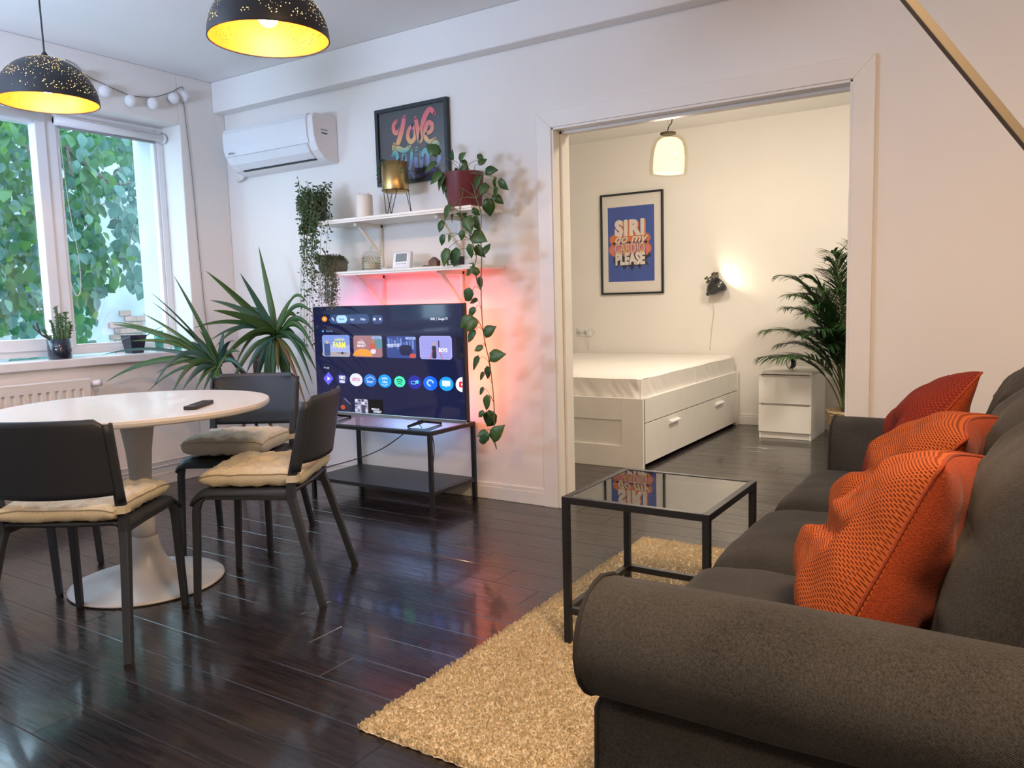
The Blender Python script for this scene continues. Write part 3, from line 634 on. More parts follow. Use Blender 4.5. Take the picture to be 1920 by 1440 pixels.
# ================================================================== shelves
def shelf(zt, lab, x0=-3.60, x1=-2.405):
    t = thing('wall_shelf', lab, 'shelf', ((x0 + x1) / 2, D - .14, zt - .03), group=None)
    yf = D - .30
    MB().box(x0, yf + .006, zt - .018, x1, D, zt).build('board', SHELFM, t, bevel=.002)
    MB().box(x0, yf, zt - .013, x1, yf + .010, zt + .001).box(x0, yf + .003, zt - .024, x1, yf + .016, zt - .016).build('front_lip', SHELFM, t, bevel=.003)
    for bx_ in (-3.29, -2.69):
        mb = MB(); mb.box(bx_ - .011, D - .02, zt - .27, bx_ + .011, D, zt - .018); mb.box(bx_ - .011, D - .23, zt - .04, bx_ + .011, D, zt - .018)
        mb.prism([(D - .02, zt - .215), (D - .02, zt - .185), (D - .175, zt - .04), (D - .20, zt - .04)], lambda a, b: (bx_ - .009, a, b), lambda a, b: (bx_ + .009, a, b))
        mb.build('bracket', SHELFM, t, bevel=.003)
    return t
Z1, Z2 = 1.628, 1.326
shelf(Z1, 'upper white shelf on two triangular brackets above the television'); shelf(Z2, 'lower white shelf on two triangular brackets just above the television')
# framed print
def frame(name, lab, x0, x1, z0, z1, yw, fw, fd, fmat, backm, tilt=0):
    t = thing(name, lab, 'picture', ((x0 + x1) / 2, yw - fd / 2, z0))
    for (a, b, c, d) in ((x0, z0, x1, z0 + fw), (x0, z1 - fw, x1, z1), (x0, z0 + fw, x0 + fw, z1 - fw), (x1 - fw, z0 + fw, x1, z1 - fw)):
        MB().box(a, yw - fd, b, c, yw - .001, d).build('frame_bar', fmat, t, bevel=.0015)
    MB().box(x0 + fw, yw - fd * .45, z0 + fw, x1 - fw, yw - .002, z1 - fw).build('backing_sheet', backm, t)
    MB().box(x0 + fw, yw - fd * .72, z0 + fw, x1 - fw, yw - fd * .66, z1 - fw).build('pane', PICGLASS, t)
    return t, yw - fd * .45 - .0006
FB = plain('black_picture_frame', (.012, .018, .022), .4)
lw, ly = frame('framed_print', 'black framed print with rainbow script lettering reading Love Wins', -3.282, -2.744, 1.832, 2.277, D, .022, .03, FB, plain('near_black_paper', (.022, .022, .028), .5))
grad = attr_grad('rainbow_print', [(0, (.06, .05, .20)), (.22, (.10, .16, .42)), (.42, (.05, .42, .38)), (.52, (.50, .42, .12)), (.60, (.80, .38, .12)), (.8, (.75, .17, .12)), (1, (.75, .10, .14))], 1.88, 2.20)
mb = MB(); mbd = MB(); LK = [0]
def L_(pts, w=.13):
    LK[0] += 1; y_ = ly - .0004 - LK[0] * .00018; stroke(mbd, pts, w * 1.35, XZ(-3.165, y_ + .00009, 1.885, .33, .33), 0, 6, .6); stroke(mb, pts, w, XZ(-3.165, y_, 1.885, .33, .33), 0, 6, .6)
L_([(.14, .96), (.05, .88), (.07, .76), (.17, .76), (.26, .88), (.32, 1.02)], .085); L_([(.31, 1.0), (.25, .80), (.17, .62), (.10, .50)], .105); L_([(.05, .56), (.04, .47), (.14, .47), (.28, .42), (.41, .47)], .095)
L_([(.48, .82), (.40, .76), (.37, .64), (.43, .55), (.52, .60), (.54, .74), (.48, .82)], .085)
L_([(.56, .94), (.60, .76), (.64, .54), (.70, .74), (.76, .92), (.88, 1.04), (.98, .96)], .105)
L_([(.78, .64), (.90, .68), (.92, .78), (.84, .82), (.77, .72), (.77, .58), (.86, .50), (.98, .54)], .085)
L_([(.0, .36), (.08, .42), (.12, .28), (.15, .08), (.22, .16), (.27, .34), (.30, .16), (.35, .06), (.42, .18), (.45, .40)], .085)
L_([(.54, .30), (.53, .18), (.55, .07)], .085); L_([(.55, .40), (.56, .43)], .085)
L_([(.65, .34), (.66, .20), (.65, .06)], .085); L_([(.66, .24), (.73, .36), (.80, .32), (.80, .18), (.82, .07)], .085)
L_([(1.06, .44), (.97, .48), (.92, .40), (.98, .32), (1.05, .22), (1.0, .10), (.90, .12)], .085)
L_([(.10, -.06), (.34, .02), (.60, -.06), (.86, .02), (1.0, -.02)], .07)
mbd.build('lettering_outline', plain('dark_print_outline', (.012, .010, .018), .5), lw)
mb.build('lettering', grad, lw)
# candle
def dp(x, y, yy): return at(x, y, 1, yy)
def top(x, Y): return x
cx_ = dp(684, 402, D - .17).x
cnd = thing('candle', 'white pillar candle with two pointed wax peaks on the upper shelf', 'candle', (cx_, D - .17, Z1))
MB().lathe([(.001, 0), (.046, 0), (.049, .004), (.049, .135), (.046, .142), (.036, .14), (.03, .132), (.001, .13)], (cx_, D - .17, Z1), 32).build('wax', WAX, cnd, smooth=True)
for s in (-1, 1): MB().lathe([(.014, 0), (.009, .012), (.001, .026)], (cx_ + s * .034, D - .17, Z1 + .136), 4).build('wax_peak', WAX, cnd)
MB().tube([(cx_, D - .17, Z1 + .13), (cx_ + .003, D - .17, Z1 + .15)], .0015, 5).build('wick', CORDB, cnd)
# gold pot on wire stand
gx = dp(743, 385, D - .17).x
gp = thing('gold_planter', 'satin gold cylinder planter on a black hairpin wire stand on the upper shelf', 'planter', (gx, D - .17, Z1))
c = Vector((gx, D - .17, Z1)); H0 = .125
MB().lathe([(.001, H0 + .008), (.068, H0 + .008), (.072, H0 + .014), (.075, H0 + .022), (.075, H0 + .175), (.071, H0 + .175), (.069, H0 + .15), (.001, H0 + .15)], c, 40).build('pot', GOLD, gp, smooth=True)
mb = MB(); mb.tube([c + Vector((.077 * math.cos(a * math.pi / 16), .077 * math.sin(a * math.pi / 16), H0 + .018)) for a in range(33)], .0025, 6)
for a in range(3):
    for s in (-.45, .45):
        an = a * 2.094 + .9; mb.tube([c + Vector((.074 * math.cos(an + s), .074 * math.sin(an + s), H0 + .018)), c + Vector((.088 * math.cos(an), .088 * math.sin(an), .002))], .0022, 6)
mb.build('wire_stand', BLACKM, gp, smooth=True)
MB().lathe([(.001, H0 + .145), (.068, H0 + .145), (.068, H0 + .155), (.001, H0 + .16)], c, 24).build('soil', SOIL, gp)
for k in range(7):
    mb = MB(); a = random.uniform(-2.6, -.5) if k < 5 else random.uniform(0, 6); e = Vector((math.cos(a), math.sin(a), 0)); b0 = c + e * .04 + Vector((0, 0, H0 + .15))
    path = cat([b0, b0 + e * .03 + Vector((0, 0, .035)), b0 + e * .055 + Vector((0, 0, -.01 - .02 * (k % 3))), b0 + e * .06 + Vector((0, 0, -.05 - .02 * (k % 4)))], 5); mb.tube(path, .0012, 4)
    for p in path: 
        for q_ in range(1): leafp(mb, p, rv(1) + e * .5, rv(1), .012, .7, .1, OVAL)
    mb.build('fern_sprig', DARKG, gp)
# shelf 2 things
jx_ = dp(699, 500, D - .16).x; jc = (jx_, D - .17, Z2)
cj = thing('glass_jar', 'faceted clear glass jar with a pointed lid on the lower shelf', 'jar', jc)
CRY = pane_mat('cut_glass', (.90, .90, .86), .08)
mb = MB(); mb.lathe([(.001, 0), (.050, 0), (.055, .01), (.056, .05), (.053, .085), (.050, .088), (.050, .01), (.001, .008)], jc, 24); mb.build('jar_body', CRY, cj)
MB().lathe([(.001, .008), (.046, .008), (.047, .05), (.001, .055)], jc, 24).build('contents', WAX, cj, smooth=True)
mb = MB()
for rI in range(5):
    for k in range(18): a = (k + .5 * (rI % 2)) * math.pi / 9; rr_ = .0545; mb.sphere((jc[0] + rr_ * math.cos(a), jc[1] + rr_ * math.sin(a), jc[2] + .015 + rI * .015), .006, 5, 4)
mb.build('diamond_relief', CRY, cj, smooth=False, kind='stuff')
MB().lathe([(.054, .088), (.055, .094), (.045, .108), (.02, .118), (.008, .121), (.007, .126), (.014, .134), (.010, .143), (.003, .152), (.001, .158)], jc, 24).build('lid', CRY, cj, smooth=True)
tx_ = dp(755, 497, D - .15).x; tm = thing('thermostat', 'white standing thermostat with a grey display on the lower shelf', 'thermostat', (tx_, D - .15, Z2))
T = Matrix.Translation((tx_, D - .17, Z2 + .004)) @ Matrix.Rotation(math.radians(-9), 4, 'X')
MB().box(-.068, 0, 0, .068, .028, .102, T=T).build('case', ACW, tm, bevel=.010)
MB().box(-.052, -.0015, .02, .050, .001, .092, T=T).build('bezel', plain('white_bezel', (.85, .85, .87), .3), tm, bevel=.001)
MB().box(-.040, -.0028, .042, .042, -.001, .088, T=T).build('display', plain('lcd_grey', (.19, .21, .21), .25), tm)
for k in range(4): MB().box(-.032 + k * .02, -.003, .027, -.020 + k * .02, -.001, .032, T=T).build('button', plain('grey_button', (.4, .4, .42), .5), tm)
mb = MB(); bc = dp(788, 494, D - .15)
MB().box(bc.x - .04, D - .17, Z2, bc.x + .03, D - .14, Z2 + .008)
tag(MB().box(bc.x - .04, D - .18, Z2, bc.x + .03, D - .145, Z2 + .012).build('soap_bar', plain('salmon_soap', (.65, .42, .33), .5), bevel=.005), 'small pinkish bar lying right of the thermostat', 'soap')
tag(MB().box(bc.x - .005, D - .13, Z2, bc.x + .055, D - .10, Z2 + .02).build('folding_knife', plain('grey_brown', (.14, .12, .11), .5), bevel=.006), 'small dark grey box lying behind the pinkish bar', 'box')
hx = dp(817, 490, D - .17).x
hs = tag(MB().prism([(-.028, 0), (.028, 0), (.030, .036), (0, .058), (-.030, .036)], lambda a, b: (hx + a, D - .20, Z2 + b), lambda a, b: (hx + a, D - .165, Z2 + b)).build('wooden_house', WOOD, bevel=.002), 'tiny brown wooden house ornament on the lower shelf', 'ornament')
fg = thing('bird_figurine', 'small black bird-like figurine behind the wooden house ornament', 'figurine', (hx + .052, D - .13, Z2))
MB().lathe([(.001, 0), (.014, 0), (.012, .004), (.004, .01), (.005, .05), (.011, .06), (.012, .07), (.001, .08)], (hx + .052, D - .13, Z2), 14).build('body', BPOT, fg, smooth=True)
MB().tube(cat([(hx + .052, D - .13, Z2 + .06), (hx + .035, D - .13, Z2 + .088), (hx + .05, D - .13, Z2 + .075), (hx + .075, D - .13, Z2 + .06)], 4), .008, 8).build('wing', BPOT, fg, smooth=True)
cm = thing('toy_camera', 'small black box ornament with a cream face, under the pothos leaves', 'ornament', (hx + .13, D - .15, Z2))
MB().box(hx + .085, D - .18, Z2, hx + .17, D - .13, Z2 + .055).build('case', BPOT, cm, bevel=.004)
MB().box(hx + .10, D - .184, Z2 + .012, hx + .155, D - .179, Z2 + .035).build('faceplate', plain('cream_plate', (.55, .48, .36), .5), cm, bevel=.001)
MB().tube([(hx + .128, D - .184, Z2 + .024), (hx + .128, D - .194, Z2 + .024)], .010, 14).build('lens', BPOT, cm)
tag(MB().lathe([(.001, 0), (.010, 0), (.012, .02), (.006, .03), (.006, .04), (.001, .042)], (hx + .068, D - .19, Z2), 14).build('small_bottle', plain('yellow_glassware', (.55, .42, .12), .3), smooth=True), 'tiny yellowish bottle between the wooden house and the black ornament', 'bottle')

# ---- pothos
mx = dp(874, 385, D - .15).x; pc_ = Vector((mx, D - .16, Z1))
ph = thing('pothos', 'trailing pothos in a maroon pot, its vine hanging past the television', 'potted plant', pc_)
MB().lathe([(.001, 0), (.088, 0), (.090, .004), (.106, .185), (.108, .19), (.099, .19), (.096, .17), (.001, .17)], pc_, 36).build('pot', MAROON, ph, smooth=True)
MB().lathe([(.001, .16), (.094, .16), (.094, .172), (.001, .178)], pc_, 24).build('soil', SOIL, ph)
def vine(pts, ys, r=.0028, name='vine'):
    P = [dp(x, y, yy) for (x, y), yy in zip(pts, ys)]; c_ = cat(P, 6); MB().tube(c_, r, 6).build(name, STEMG, ph, smooth=True); return c_
v1 = [(868, 335), (885, 345), (893, 372), (902, 400), (901, 440), (903, 480), (902, 530), (903, 580), (906, 620), (911, 650), (918, 680), (923, 720), (926, 755), (927, 790), (926, 815), (931, 842)]
vine(v1, [D - .16, D - .22, D - .28] + [D - .33] * 13)
v2 = [(866, 330), (868, 360), (862, 390), (874, 420), (884, 450), (893, 480), (890, 500), (895, 530), (903, 545)]
vine(v2, [D - .16, D - .26, D - .31] + [D - .33] * 6)
vine([(866, 332), (860, 372), (850, 388), (868, 400)], [D - .2, D - .28, D - .3, D - .33], .002)
# leaves: attachment px, tip px, size factor, depth
LV = [((824, 290), (802, 272), 1.5), ((849, 300), (846, 283), 1.0), ((862, 302), (868, 288), .9), ((874, 308), (866, 332), 1.3), ((897, 308), (908, 300), .7), ((910, 322), (928, 318), .8), ((820, 306), (797, 318), 1.1), ((830, 324), (806, 340), 1.1),
      ((836, 325), (820, 350), 1.1), ((845, 325), (828, 356), 1.3), ((902, 328), (890, 350), 1.4), ((930, 332), (926, 352), 1.0), ((936, 336), (948, 354), .9), ((915, 345), (900, 362), 1.1), ((934, 352), (925, 370), 1.1), ((924, 366), (941, 379), 1.3), ((915, 372), (918, 402), 1.7),
      ((845, 350), (838, 382), .9), ((880, 366), (868, 384), 1.3), ((846, 386), (830, 408), 1.6), ((862, 380), (868, 410), 1.8), ((885, 392), (898, 402), 1.7), ((832, 414), (822, 432), 1.2), ((850, 402), (845, 415), .9), ((876, 405), (880, 432), 1.8), ((890, 405), (895, 428), 1.2),
      ((846, 444), (838, 450), 1.0), ((833, 440), (826, 458), 1.0), ((868, 432), (864, 448), 1.3), ((885, 440), (905, 448), 1.2), ((841, 466), (830, 494), 1.1), ((862, 468), (845, 496), 1.4), ((884, 458), (880, 482), 1.2), ((893, 460), (905, 480), 1.5), ((908, 476), (916, 458), 1.1),
      ((890, 500), (872, 512), 1.1), ((898, 514), (884, 502), 1.2), ((902, 520), (898, 540), 1.3), ((886, 544), (870, 562), 1.0), ((896, 562), (882, 566), 1.1), ((892, 578), (878, 590), .9), ((888, 594), (864, 612), 1.3), ((894, 598), (876, 618), 1.3), ((892, 620), (876, 638), 1.0),
      ((908, 628), (924, 614), 1.1), ((906, 650), (890, 656), 1.0), ((918, 670), (940, 664), 1.2), ((900, 672), (883, 690), .9), ((918, 688), (911, 708), 1.1), ((909, 700), (898, 710), .9), ((908, 728), (898, 738), .7), ((918, 742), (908, 766), 1.3), ((908, 772), (897, 780), .7), ((926, 772), (912, 798), 1.5),
      ((912, 808), (896, 816), .8), ((918, 816), (896, 826), 1.0), ((922, 824), (938, 802), 1.3), ((868, 300), (873, 310), .6), ((905, 298), (897, 292), .5), ((856, 315), (858, 326), .6)]
for (a, b, s) in LV:
    dY = D - (.33 if a[1] > 385 else .20) - random.uniform(-.03, .05)
    p0, p1 = dp(a[0], a[1], dY), dp(b[0], b[1], dY - random.uniform(-.02, .03)); d = p1 - p0
    mb = MB(); leafp(mb, p0, d, Vector((random.uniform(-.5, .5), -1, random.uniform(.1, .6))), max(.052, d.length * 1.18), .66 + .14 * random.random(), .22, HEART)
    mb.build('leaf', POTH, ph, smooth=True, solid=.0008)
    # petiole to nearest point of vine / pot
    if a[1] > 390:
        tgt = min(v1[2:] + v2[3:], key=lambda q: (q[0] - a[0]) ** 2 + (q[1] - a[1] - 12) ** 2)
        tp_ = dp(tgt[0], tgt[1], D - .33)
    else: tp_ = Vector(pc_) + Vector((random.uniform(-.05, .06), random.uniform(-.05, .02), .175)) if a[1] < 340 else dp(893, 372, D - .28)
    mid = (p0 + tp_) / 2 + Vector((0, -.01, .02)); MB().tube(cat([tp_, mid, p0], 4), .0014, 5).build('petiole', STEMG, ph, smooth=True)
# ---- string-of-hearts style plants
def trailing(name, lab, c, prof, potm, strands, leafm, lsz, nper, par_top, label2=None):
    t = thing(name, lab, 'potted plant', c)
    MB().lathe(prof, c, 28).build('pot', potm, t, smooth=True)
    mb = MB(); ms = MB()
    for P in strands:
        cv = cat(P, 8); ms.tube(cv, .0011, 4)
        for p in cv:
            for k in range(nper):
                e = rv(1); e.z -= .3; leafp(mb, p + e * .012, e, Vector((0, -1, .3)) + rv(.6), lsz * random.uniform(.7, 1.25), .75, .1, OVAL)
    ms.build('stems', STEMG, t, kind='stuff'); mb.build('foliage', leafm, t, kind='stuff', smooth=True); return t
bx1 = dp(598, 408, D - .17); bc1 = Vector((bx1.x - .02, D - .19, Z1))
st = []
for k in range(26):
    a = random.uniform(2.3, 4.9); e = Vector((math.cos(a), math.sin(a), 0)); b0 = bc1 + e * .075 + Vector((0, 0, .15)); fx = random.uniform(564, 612) if k > 5 else random.uniform(566, 598)
    if k % 3: fx = random.uniform(564, 590)
    b1 = dp(fx, random.uniform(400, 430), D - .31 - random.uniform(0, .03)); yend = random.choice([430, 470, 510, 540, 560, 600, 640]) if fx < 592 else random.choice([430, 455, 490])
    b2 = dp(fx + random.uniform(-4, 5), yend, D - .31 - random.uniform(0, .03)); m_ = (b1 + b2) / 2 + rv(.012)
    st.append([b0, (b0 + b1) / 2 + Vector((0, -.02, .03)), b1, m_, b2])
for k in range(9):
    a = random.uniform(-1.2, .4); e = Vector((math.cos(a), math.sin(a), 0)); b0 = bc1 + e * .07 + Vector((0, 0, .15)); st.append([b0, b0 + e * .04 + Vector((0, 0, .02)), b0 + e * .07 + Vector((0, 0, -.06)), b0 + e * .08 + Vector((0, 0, -.13))])
for k in range(12):
    a = random.uniform(0, 6.28); e = Vector((math.cos(a), math.sin(a), 0)); b0 = bc1 + e * .05 + Vector((0, 0, .15)); st.append([b0, b0 + e * .04 + Vector((0, 0, .04)), b0 + e * .05 + Vector((0, 0, .08 + random.uniform(-.04, .03)))])
trailing('creeping_fig', 'small-leaved trailing creeper in a black pot at the left end of the upper shelf', bc1, [(.001, 0), (.070, 0), (.087, .155), (.082, .16), (.078, .14), (.001, .14)], BPOT, st, DARKG, .019, 2, 0)
bx2 = dp(627, 505, D - .17); bc2 = Vector((bx2.x + .01, D - .19, Z2)); st = []
for k in range(34):
    a = random.uniform(3.0, 5.9); e = Vector((math.cos(a), math.sin(a), 0)); b0 = bc2 + e * .06 + Vector((0, 0, .075)); fx = random.uniform(598, 631); b1 = dp(fx, 520, D - .315 - random.uniform(0, .02)); b2 = dp(fx + random.uniform(-3, 3), random.uniform(545, 580), D - .315 - random.uniform(0, .02))
    st.append([b0, b0 + e * .03 + Vector((0, 0, .02)), b1, b2])
for k in range(34):
    a = random.uniform(0, 6.28); e = Vector((math.cos(a), math.sin(a), 0)); b0 = bc2 + e * random.uniform(.0, .06) + Vector((0, 0, .07)); st.append([b0, b0 + e * .02 + Vector((0, 0, .025)), b0 + e * .05 + Vector((0, 0, .0))])
trailing('trailing_succulent', 'low grey-green trailing succulent in a grey bowl at the left end of the lower shelf', bc2, [(.001, 0), (.075, 0), (.088, .03), (.085, .075), (.078, .075), (.001, .06)], plain('grey_stone_bowl', (.16, .16, .14), .7, var=.2, scale=40), st, GREYG, .011, 3, 0)

# ================================================================== television bench, television
BX1, BX0 = -2.621, -3.541; BY0, BY1 = 3.248, 3.665; BH = .447
tb = thing('tv_bench', 'low black metal bench with glass top and solid lower shelf under the television', 'tv bench', ((BX0 + BX1) / 2, (BY0 + BY1) / 2, 0)); q = .022
for x in (BX0, BX1 - q):
    for y in (BY0, BY1 - q): MB().box(x, y, 0, x + q, y + q, BH).build('leg', BLACKM, tb, bevel=.002)
MB().box(BX0 + q, BY0, BH - q, BX1 - q, BY0 + q, BH).box(BX0 + q, BY1 - q, BH - q, BX1 - q, BY1, BH).box(BX0, BY0 + q, BH - q, BX0 + q, BY1 - q, BH).box(BX1 - q, BY0 + q, BH - q, BX1, BY1 - q, BH).build('top_frame', BLACKM, tb, bevel=.002)
MB().box(BX0 + q, BY0 + q, BH - .008, BX1 - q, BY1 - q, BH - .002).build('glass_top', TOPGLASS, tb)
MB().box(BX0 + q, BY0 + .002, .098, BX1 - q, BY1 - .002, .120).box(BX0 + .002, BY0 + q, .099, BX0 + q, BY1 - q, .119).box(BX1 - q, BY0 + q, .099, BX1 - .002, BY1 - q, .119).build('lower_shelf', plain('black_brown_board', (.014, .015, .018), .35), tb, bevel=.002)
TVY = 3.42; a = at(586, 576, 1, TVY); b = at(874, 795, 1, TVY); TX0, TX1 = a.x, b.x + .004; TZ0, TZ1 = b.z + .004, a.z + .002
tv = thing('television', 'large flat television showing a dark blue streaming menu', 'television', ((TX0 + TX1) / 2, TVY + .02, BH + .002))
MB().box(TX0, TVY, TZ0, TX1, TVY + .035, TZ1).box(TX0 + .15, TVY + .035, TZ0 + .02, TX1 - .15, TVY + .07, TZ0 + .38).build('housing', plain('black_tv_plastic', (.012, .012, .014), .35), tv, bevel=.003)
MB().box(TX0, TVY - .004, TZ0 - .004, TX1, TVY + .02, TZ0 + .016).build('bottom_trim', STEEL, tv, bevel=.002)
TXg = [TX0 + .006, TX1 - .006, TZ0 + .018, TZ1 - .006]
scr = MB().box(TXg[0], TVY - .002, TXg[2], TXg[1], TVY, TXg[3]).build('screen', glow('screen_navy', (.010, .0125, .045), 1.0), tv)
for xx in (TX0 + .13, TX1 - .30):
    mb = MB(); mb.tube([(xx, TVY + .01, TZ0 + .01), (xx, TVY + .01, TZ0 - .005), (xx - .04, TVY - .09, BH + .005)], [.012, .012, .008], 4); mb.tube([(xx, TVY + .01, TZ0 - .005), (xx + .05, TVY + .10, BH + .005)], [.012, .008], 4)
    mb.build('foot', BLACKM, tv)
G = {}
def gm(col, s=1.0):
    k = (col, s)
    if k not in G: G[k] = glow('screen_colour', col, s)
    return G[k]
def sp(cx, cy): p = at(580 + cx / 6, 560 + cy / 6, 1, TVY - .003); return p.x, p.z
def ui(name, fn, mats):
    mb = MB(); fn(mb); o = mb.build(name, mats, scr); return o
def stext(mb, s, cx, cy, h, m, bold=.0, sx=1.0, y=TVY - .0036, rot=0):   # h: cap height in 1/6 px units
    x, z = sp(cx, cy); x2, z2 = sp(cx, cy + h); k = (z - z2) / .69; mb.mesh(text_mesh(s, bold), XZ(x, y, z, k * sx, k, rot), m)
def srect(mb, x0, y0, x1, y1, r, m, y=TVY - .0028):
    a = sp(x0, y0); b_ = sp(x1, y1); rrect(mb, (a[0] + b_[0]) / 2, (a[1] + b_[1]) / 2, b_[0] - a[0], a[1] - b_[1], r, y, m)
def sdisc(mb, cx, cy, r, m, y=TVY - .0028):
    x, z = sp(cx, cy); x2, _ = sp(cx + r, cy); _, z2 = sp(cx, cy + r); disc(mb, x, z, z - z2, y, m, abs(x2 - x) / (z - z2))
WHT = gm((.75, .80, .95)); PIL = gm((.035, .06, .16)); LBL = gm((.36, .58, .95))
def f(mb): sdisc(mb, 170, 229, 30, 0); stext(mb, 'H', 170, 229, 22, 1, .02)
ui('profile_badge', f, [gm((.85, .25, .02)), WHT])
def f(mb):
    srect(mb, 222, 182, 676, 280, .03, 0, TVY - .0025); srect(mb, 300, 188, 426, 272, .03, 1, TVY - .0029)
    stext(mb, 'Home', 364, 230, 24, 2, .01, .85); stext(mb, 'Apps', 482, 232, 24, 3, .01, .85); stext(mb, 'Philips', 604, 232, 24, 3, .01, .8)
    sdisc(mb, 260, 224, 11, 3, TVY - .003); sdisc(mb, 260, 224, 7, 0, TVY - .0033); x, z = sp(272, 240); mb.box(x - .003, TVY - .0036, z - .004, x + .003, TVY - .003, z + .004, 3)
ui('menu_bar', f, [PIL, LBL, gm((.02, .05, .3)), WHT])
def f(mb):
    srect(mb, 700, 184, 832, 282, .03, 0, TVY - .0025); srect(mb, 720, 218, 744, 244, .003, 1); sdisc(mb, 798, 230, 13, 1); srect(mb, 800, 226, 812, 234, .001, 0, TVY - .0032)
ui('icon_pill', f, [PIL, WHT])
def f(mb): stext(mb, '18:05  |  Google TV', 1458, 228, 27, 0, .008, .80)
ui('clock_text', f, [WHT])
def f(mb): sdisc(mb, 153, 366, 11, 1); stext(mb, 'Prime Video', 226, 366, 16, 0, 0, .85)
ui('row_title', f, [gm((.3, .4, .65)), gm((.05, .35, .9))])
def f(mb): stext(mb, 'Your apps', 194, 776, 18, 0, 0, .8)
ui('row_title', f, [WHT])
def f(mb): stext(mb, 'Continue', 196, 1060, 16, 0, 0, .8)
ui('row_title', f, [WHT])
Y1, Y2, Y3 = TVY - .0031, TVY - .0034, TVY - .0038
def f(mb):
    srect(mb, 143, 410, 460, 655, .014, 0); srect(mb, 147, 412, 456, 520, .012, 1, Y1); srect(mb, 146, 600, 458, 648, .01, 2, Y1)
    srect(mb, 165, 500, 240, 645, .012, 3, Y2); sdisc(mb, 200, 490, 20, 4, Y3); sdisc(mb, 372, 612, 15, 5, Y2); srect(mb, 310, 606, 420, 616, .001, 5, Y2)
    stext(mb, "CLARKSON'S", 336, 462, 24, 6, .02, .78); stext(mb, 'FARM', 337, 524, 62, 6, .04, .86)
ui('thumbnail', f, [gm((.30, .35, .62)), gm((.16, .24, .58)), gm((.35, .30, .30)), gm((.05, .08, .22)), gm((.45, .32, .28)), gm((.05, .05, .08)), gm((.72, .70, .10))])
def f(mb):
    srect(mb, 492, 415, 824, 662, .014, 0); srect(mb, 700, 420, 822, 560, .012, 1, Y1); sdisc(mb, 585, 655, 0.1, 2, Y1)
    P = [sp(505 + 2, 655)]; k = len(mb.v)
    pts = [(500, 640)] + [(600 + 110 * math.cos(math.radians(180 - a)), 650 - 88 * math.sin(math.radians(a))) for a in range(0, 181, 12)]
    mb.v += [Vector((sp(*p)[0], Y1, sp(*p)[1])) for p in pts]; mb.f.append(tuple(range(k, k + len(pts)))[::-1]); mb.m.append(2)
    srect(mb, 680, 500, 740, 575, .01, 3, Y2); sdisc(mb, 712, 480, 24, 4, Y3); sdisc(mb, 720, 592, 30, 5, Y2); srect(mb, 705, 426, 814, 452, .005, 6, Y2)
    stext(mb, 'NEW MOVIE', 760, 440, 13, 7, .01, .8, Y3); stext(mb, 'PROJECT', 585, 466, 10, 8, 0, .9); stext(mb, 'HAIL', 585, 495, 30, 8, .02, 1.25); stext(mb, 'MARY', 588, 531, 28, 8, .02, 1.2)
ui('thumbnail', f, [gm((.30, .15, .17)), gm((.10, .22, .27)), gm((.70, .28, .05)), gm((.45, .10, .06)), gm((.40, .16, .10)), gm((.65, .55, .70)), gm((.30, .38, .62)), gm((.03, .04, .2)), gm((.75, .72, .8))])
def f(mb):
    srect(mb, 864, 420, 1206, 672, .014, 0); random.seed(3)
    for k in range(9): x0 = 880 + k * 34; srect(mb, x0, 430 + random.uniform(0, 60), x0 + 26, 520 + random.uniform(0, 60), .001, 1 if k % 2 else 2, Y1)
    srect(mb, 1010, 520, 1160, 640, .03, 3, Y2); srect(mb, 1130, 620, 1200, 665, .004, 4, Y2); srect(mb, 1080, 432, 1196, 460, .005, 5, Y2); stext(mb, 'NEW SERIES', 1138, 446, 14, 6, .01, .75, Y3)
    stext(mb, '\u201cSPIDER NOIR\u201d', 948, 528, 34, 7, .01, .62, Y3, .06)
ui('thumbnail', f, [gm((.035, .06, .22)), gm((.08, .14, .38)), gm((.14, .22, .5)), gm((.015, .02, .06)), gm((.5, .08, .06)), gm((.30, .38, .62)), gm((.03, .04, .2)), gm((.7, .75, .95))])
def f(mb):
    srect(mb, 1236, 420, 1608, 686, .018, 0); srect(mb, 1244, 428, 1600, 678, .012, 1, Y1)
    for k in range(7): srect(mb, 1260, 450 + k * 32, 1590, 453 + k * 32, .0005, 0, TVY - .0032)
    srect(mb, 1378, 530, 1432, 676, .01, 2, Y2); sdisc(mb, 1400, 508, 18, 3, Y3); srect(mb, 1448, 470, 1464, 548, .005, 2, Y2)
    a = sp(1358, 676); mb.prism([sp(1358, 676), sp(1372, 676), sp(1388, 580), sp(1380, 580)], lambda a, b: (a, Y2, b), lambda a, b: (a, Y3, b), 4); mb.prism([sp(1490, 676), sp(1504, 676), sp(1456, 560), sp(1446, 560)], lambda a, b: (a, Y2, b), lambda a, b: (a, Y3, b), 4)
    stext(mb, 'BOYS', 1506, 582, 40, 5, .03, .85, TVY - .004)
ui('thumbnail', f, [gm((.42, .42, .80)), gm((.27, .27, .62)), gm((.03, .03, .06)), gm((.45, .28, .3)), gm((.5, .12, .15)), gm((.85, .87, 1))])
def f(mb): srect(mb, 1648, 430, 1728, 690, .012, 0)
ui('thumbnail', f, [gm((.006, .007, .018))])
apps = [(214, 897, 56, (.015, .02, .14)), (368, 902, 60, (.02, .025, .16)), (526, 912, 72, (.60, .64, .85)), (684, 919, 70, (.02, .16, .55)), (849, 927, 74, (.01, .28, .95)), (1016, 934, 62, (.06, .75, .42)), (1186, 941, 76, (.022, .022, .30)), (1361, 952, 80, (.01, .12, .95)), (1541, 959, 80, (.015, .30, .95)), (1722, 966, 84, (.78, .80, .92))]
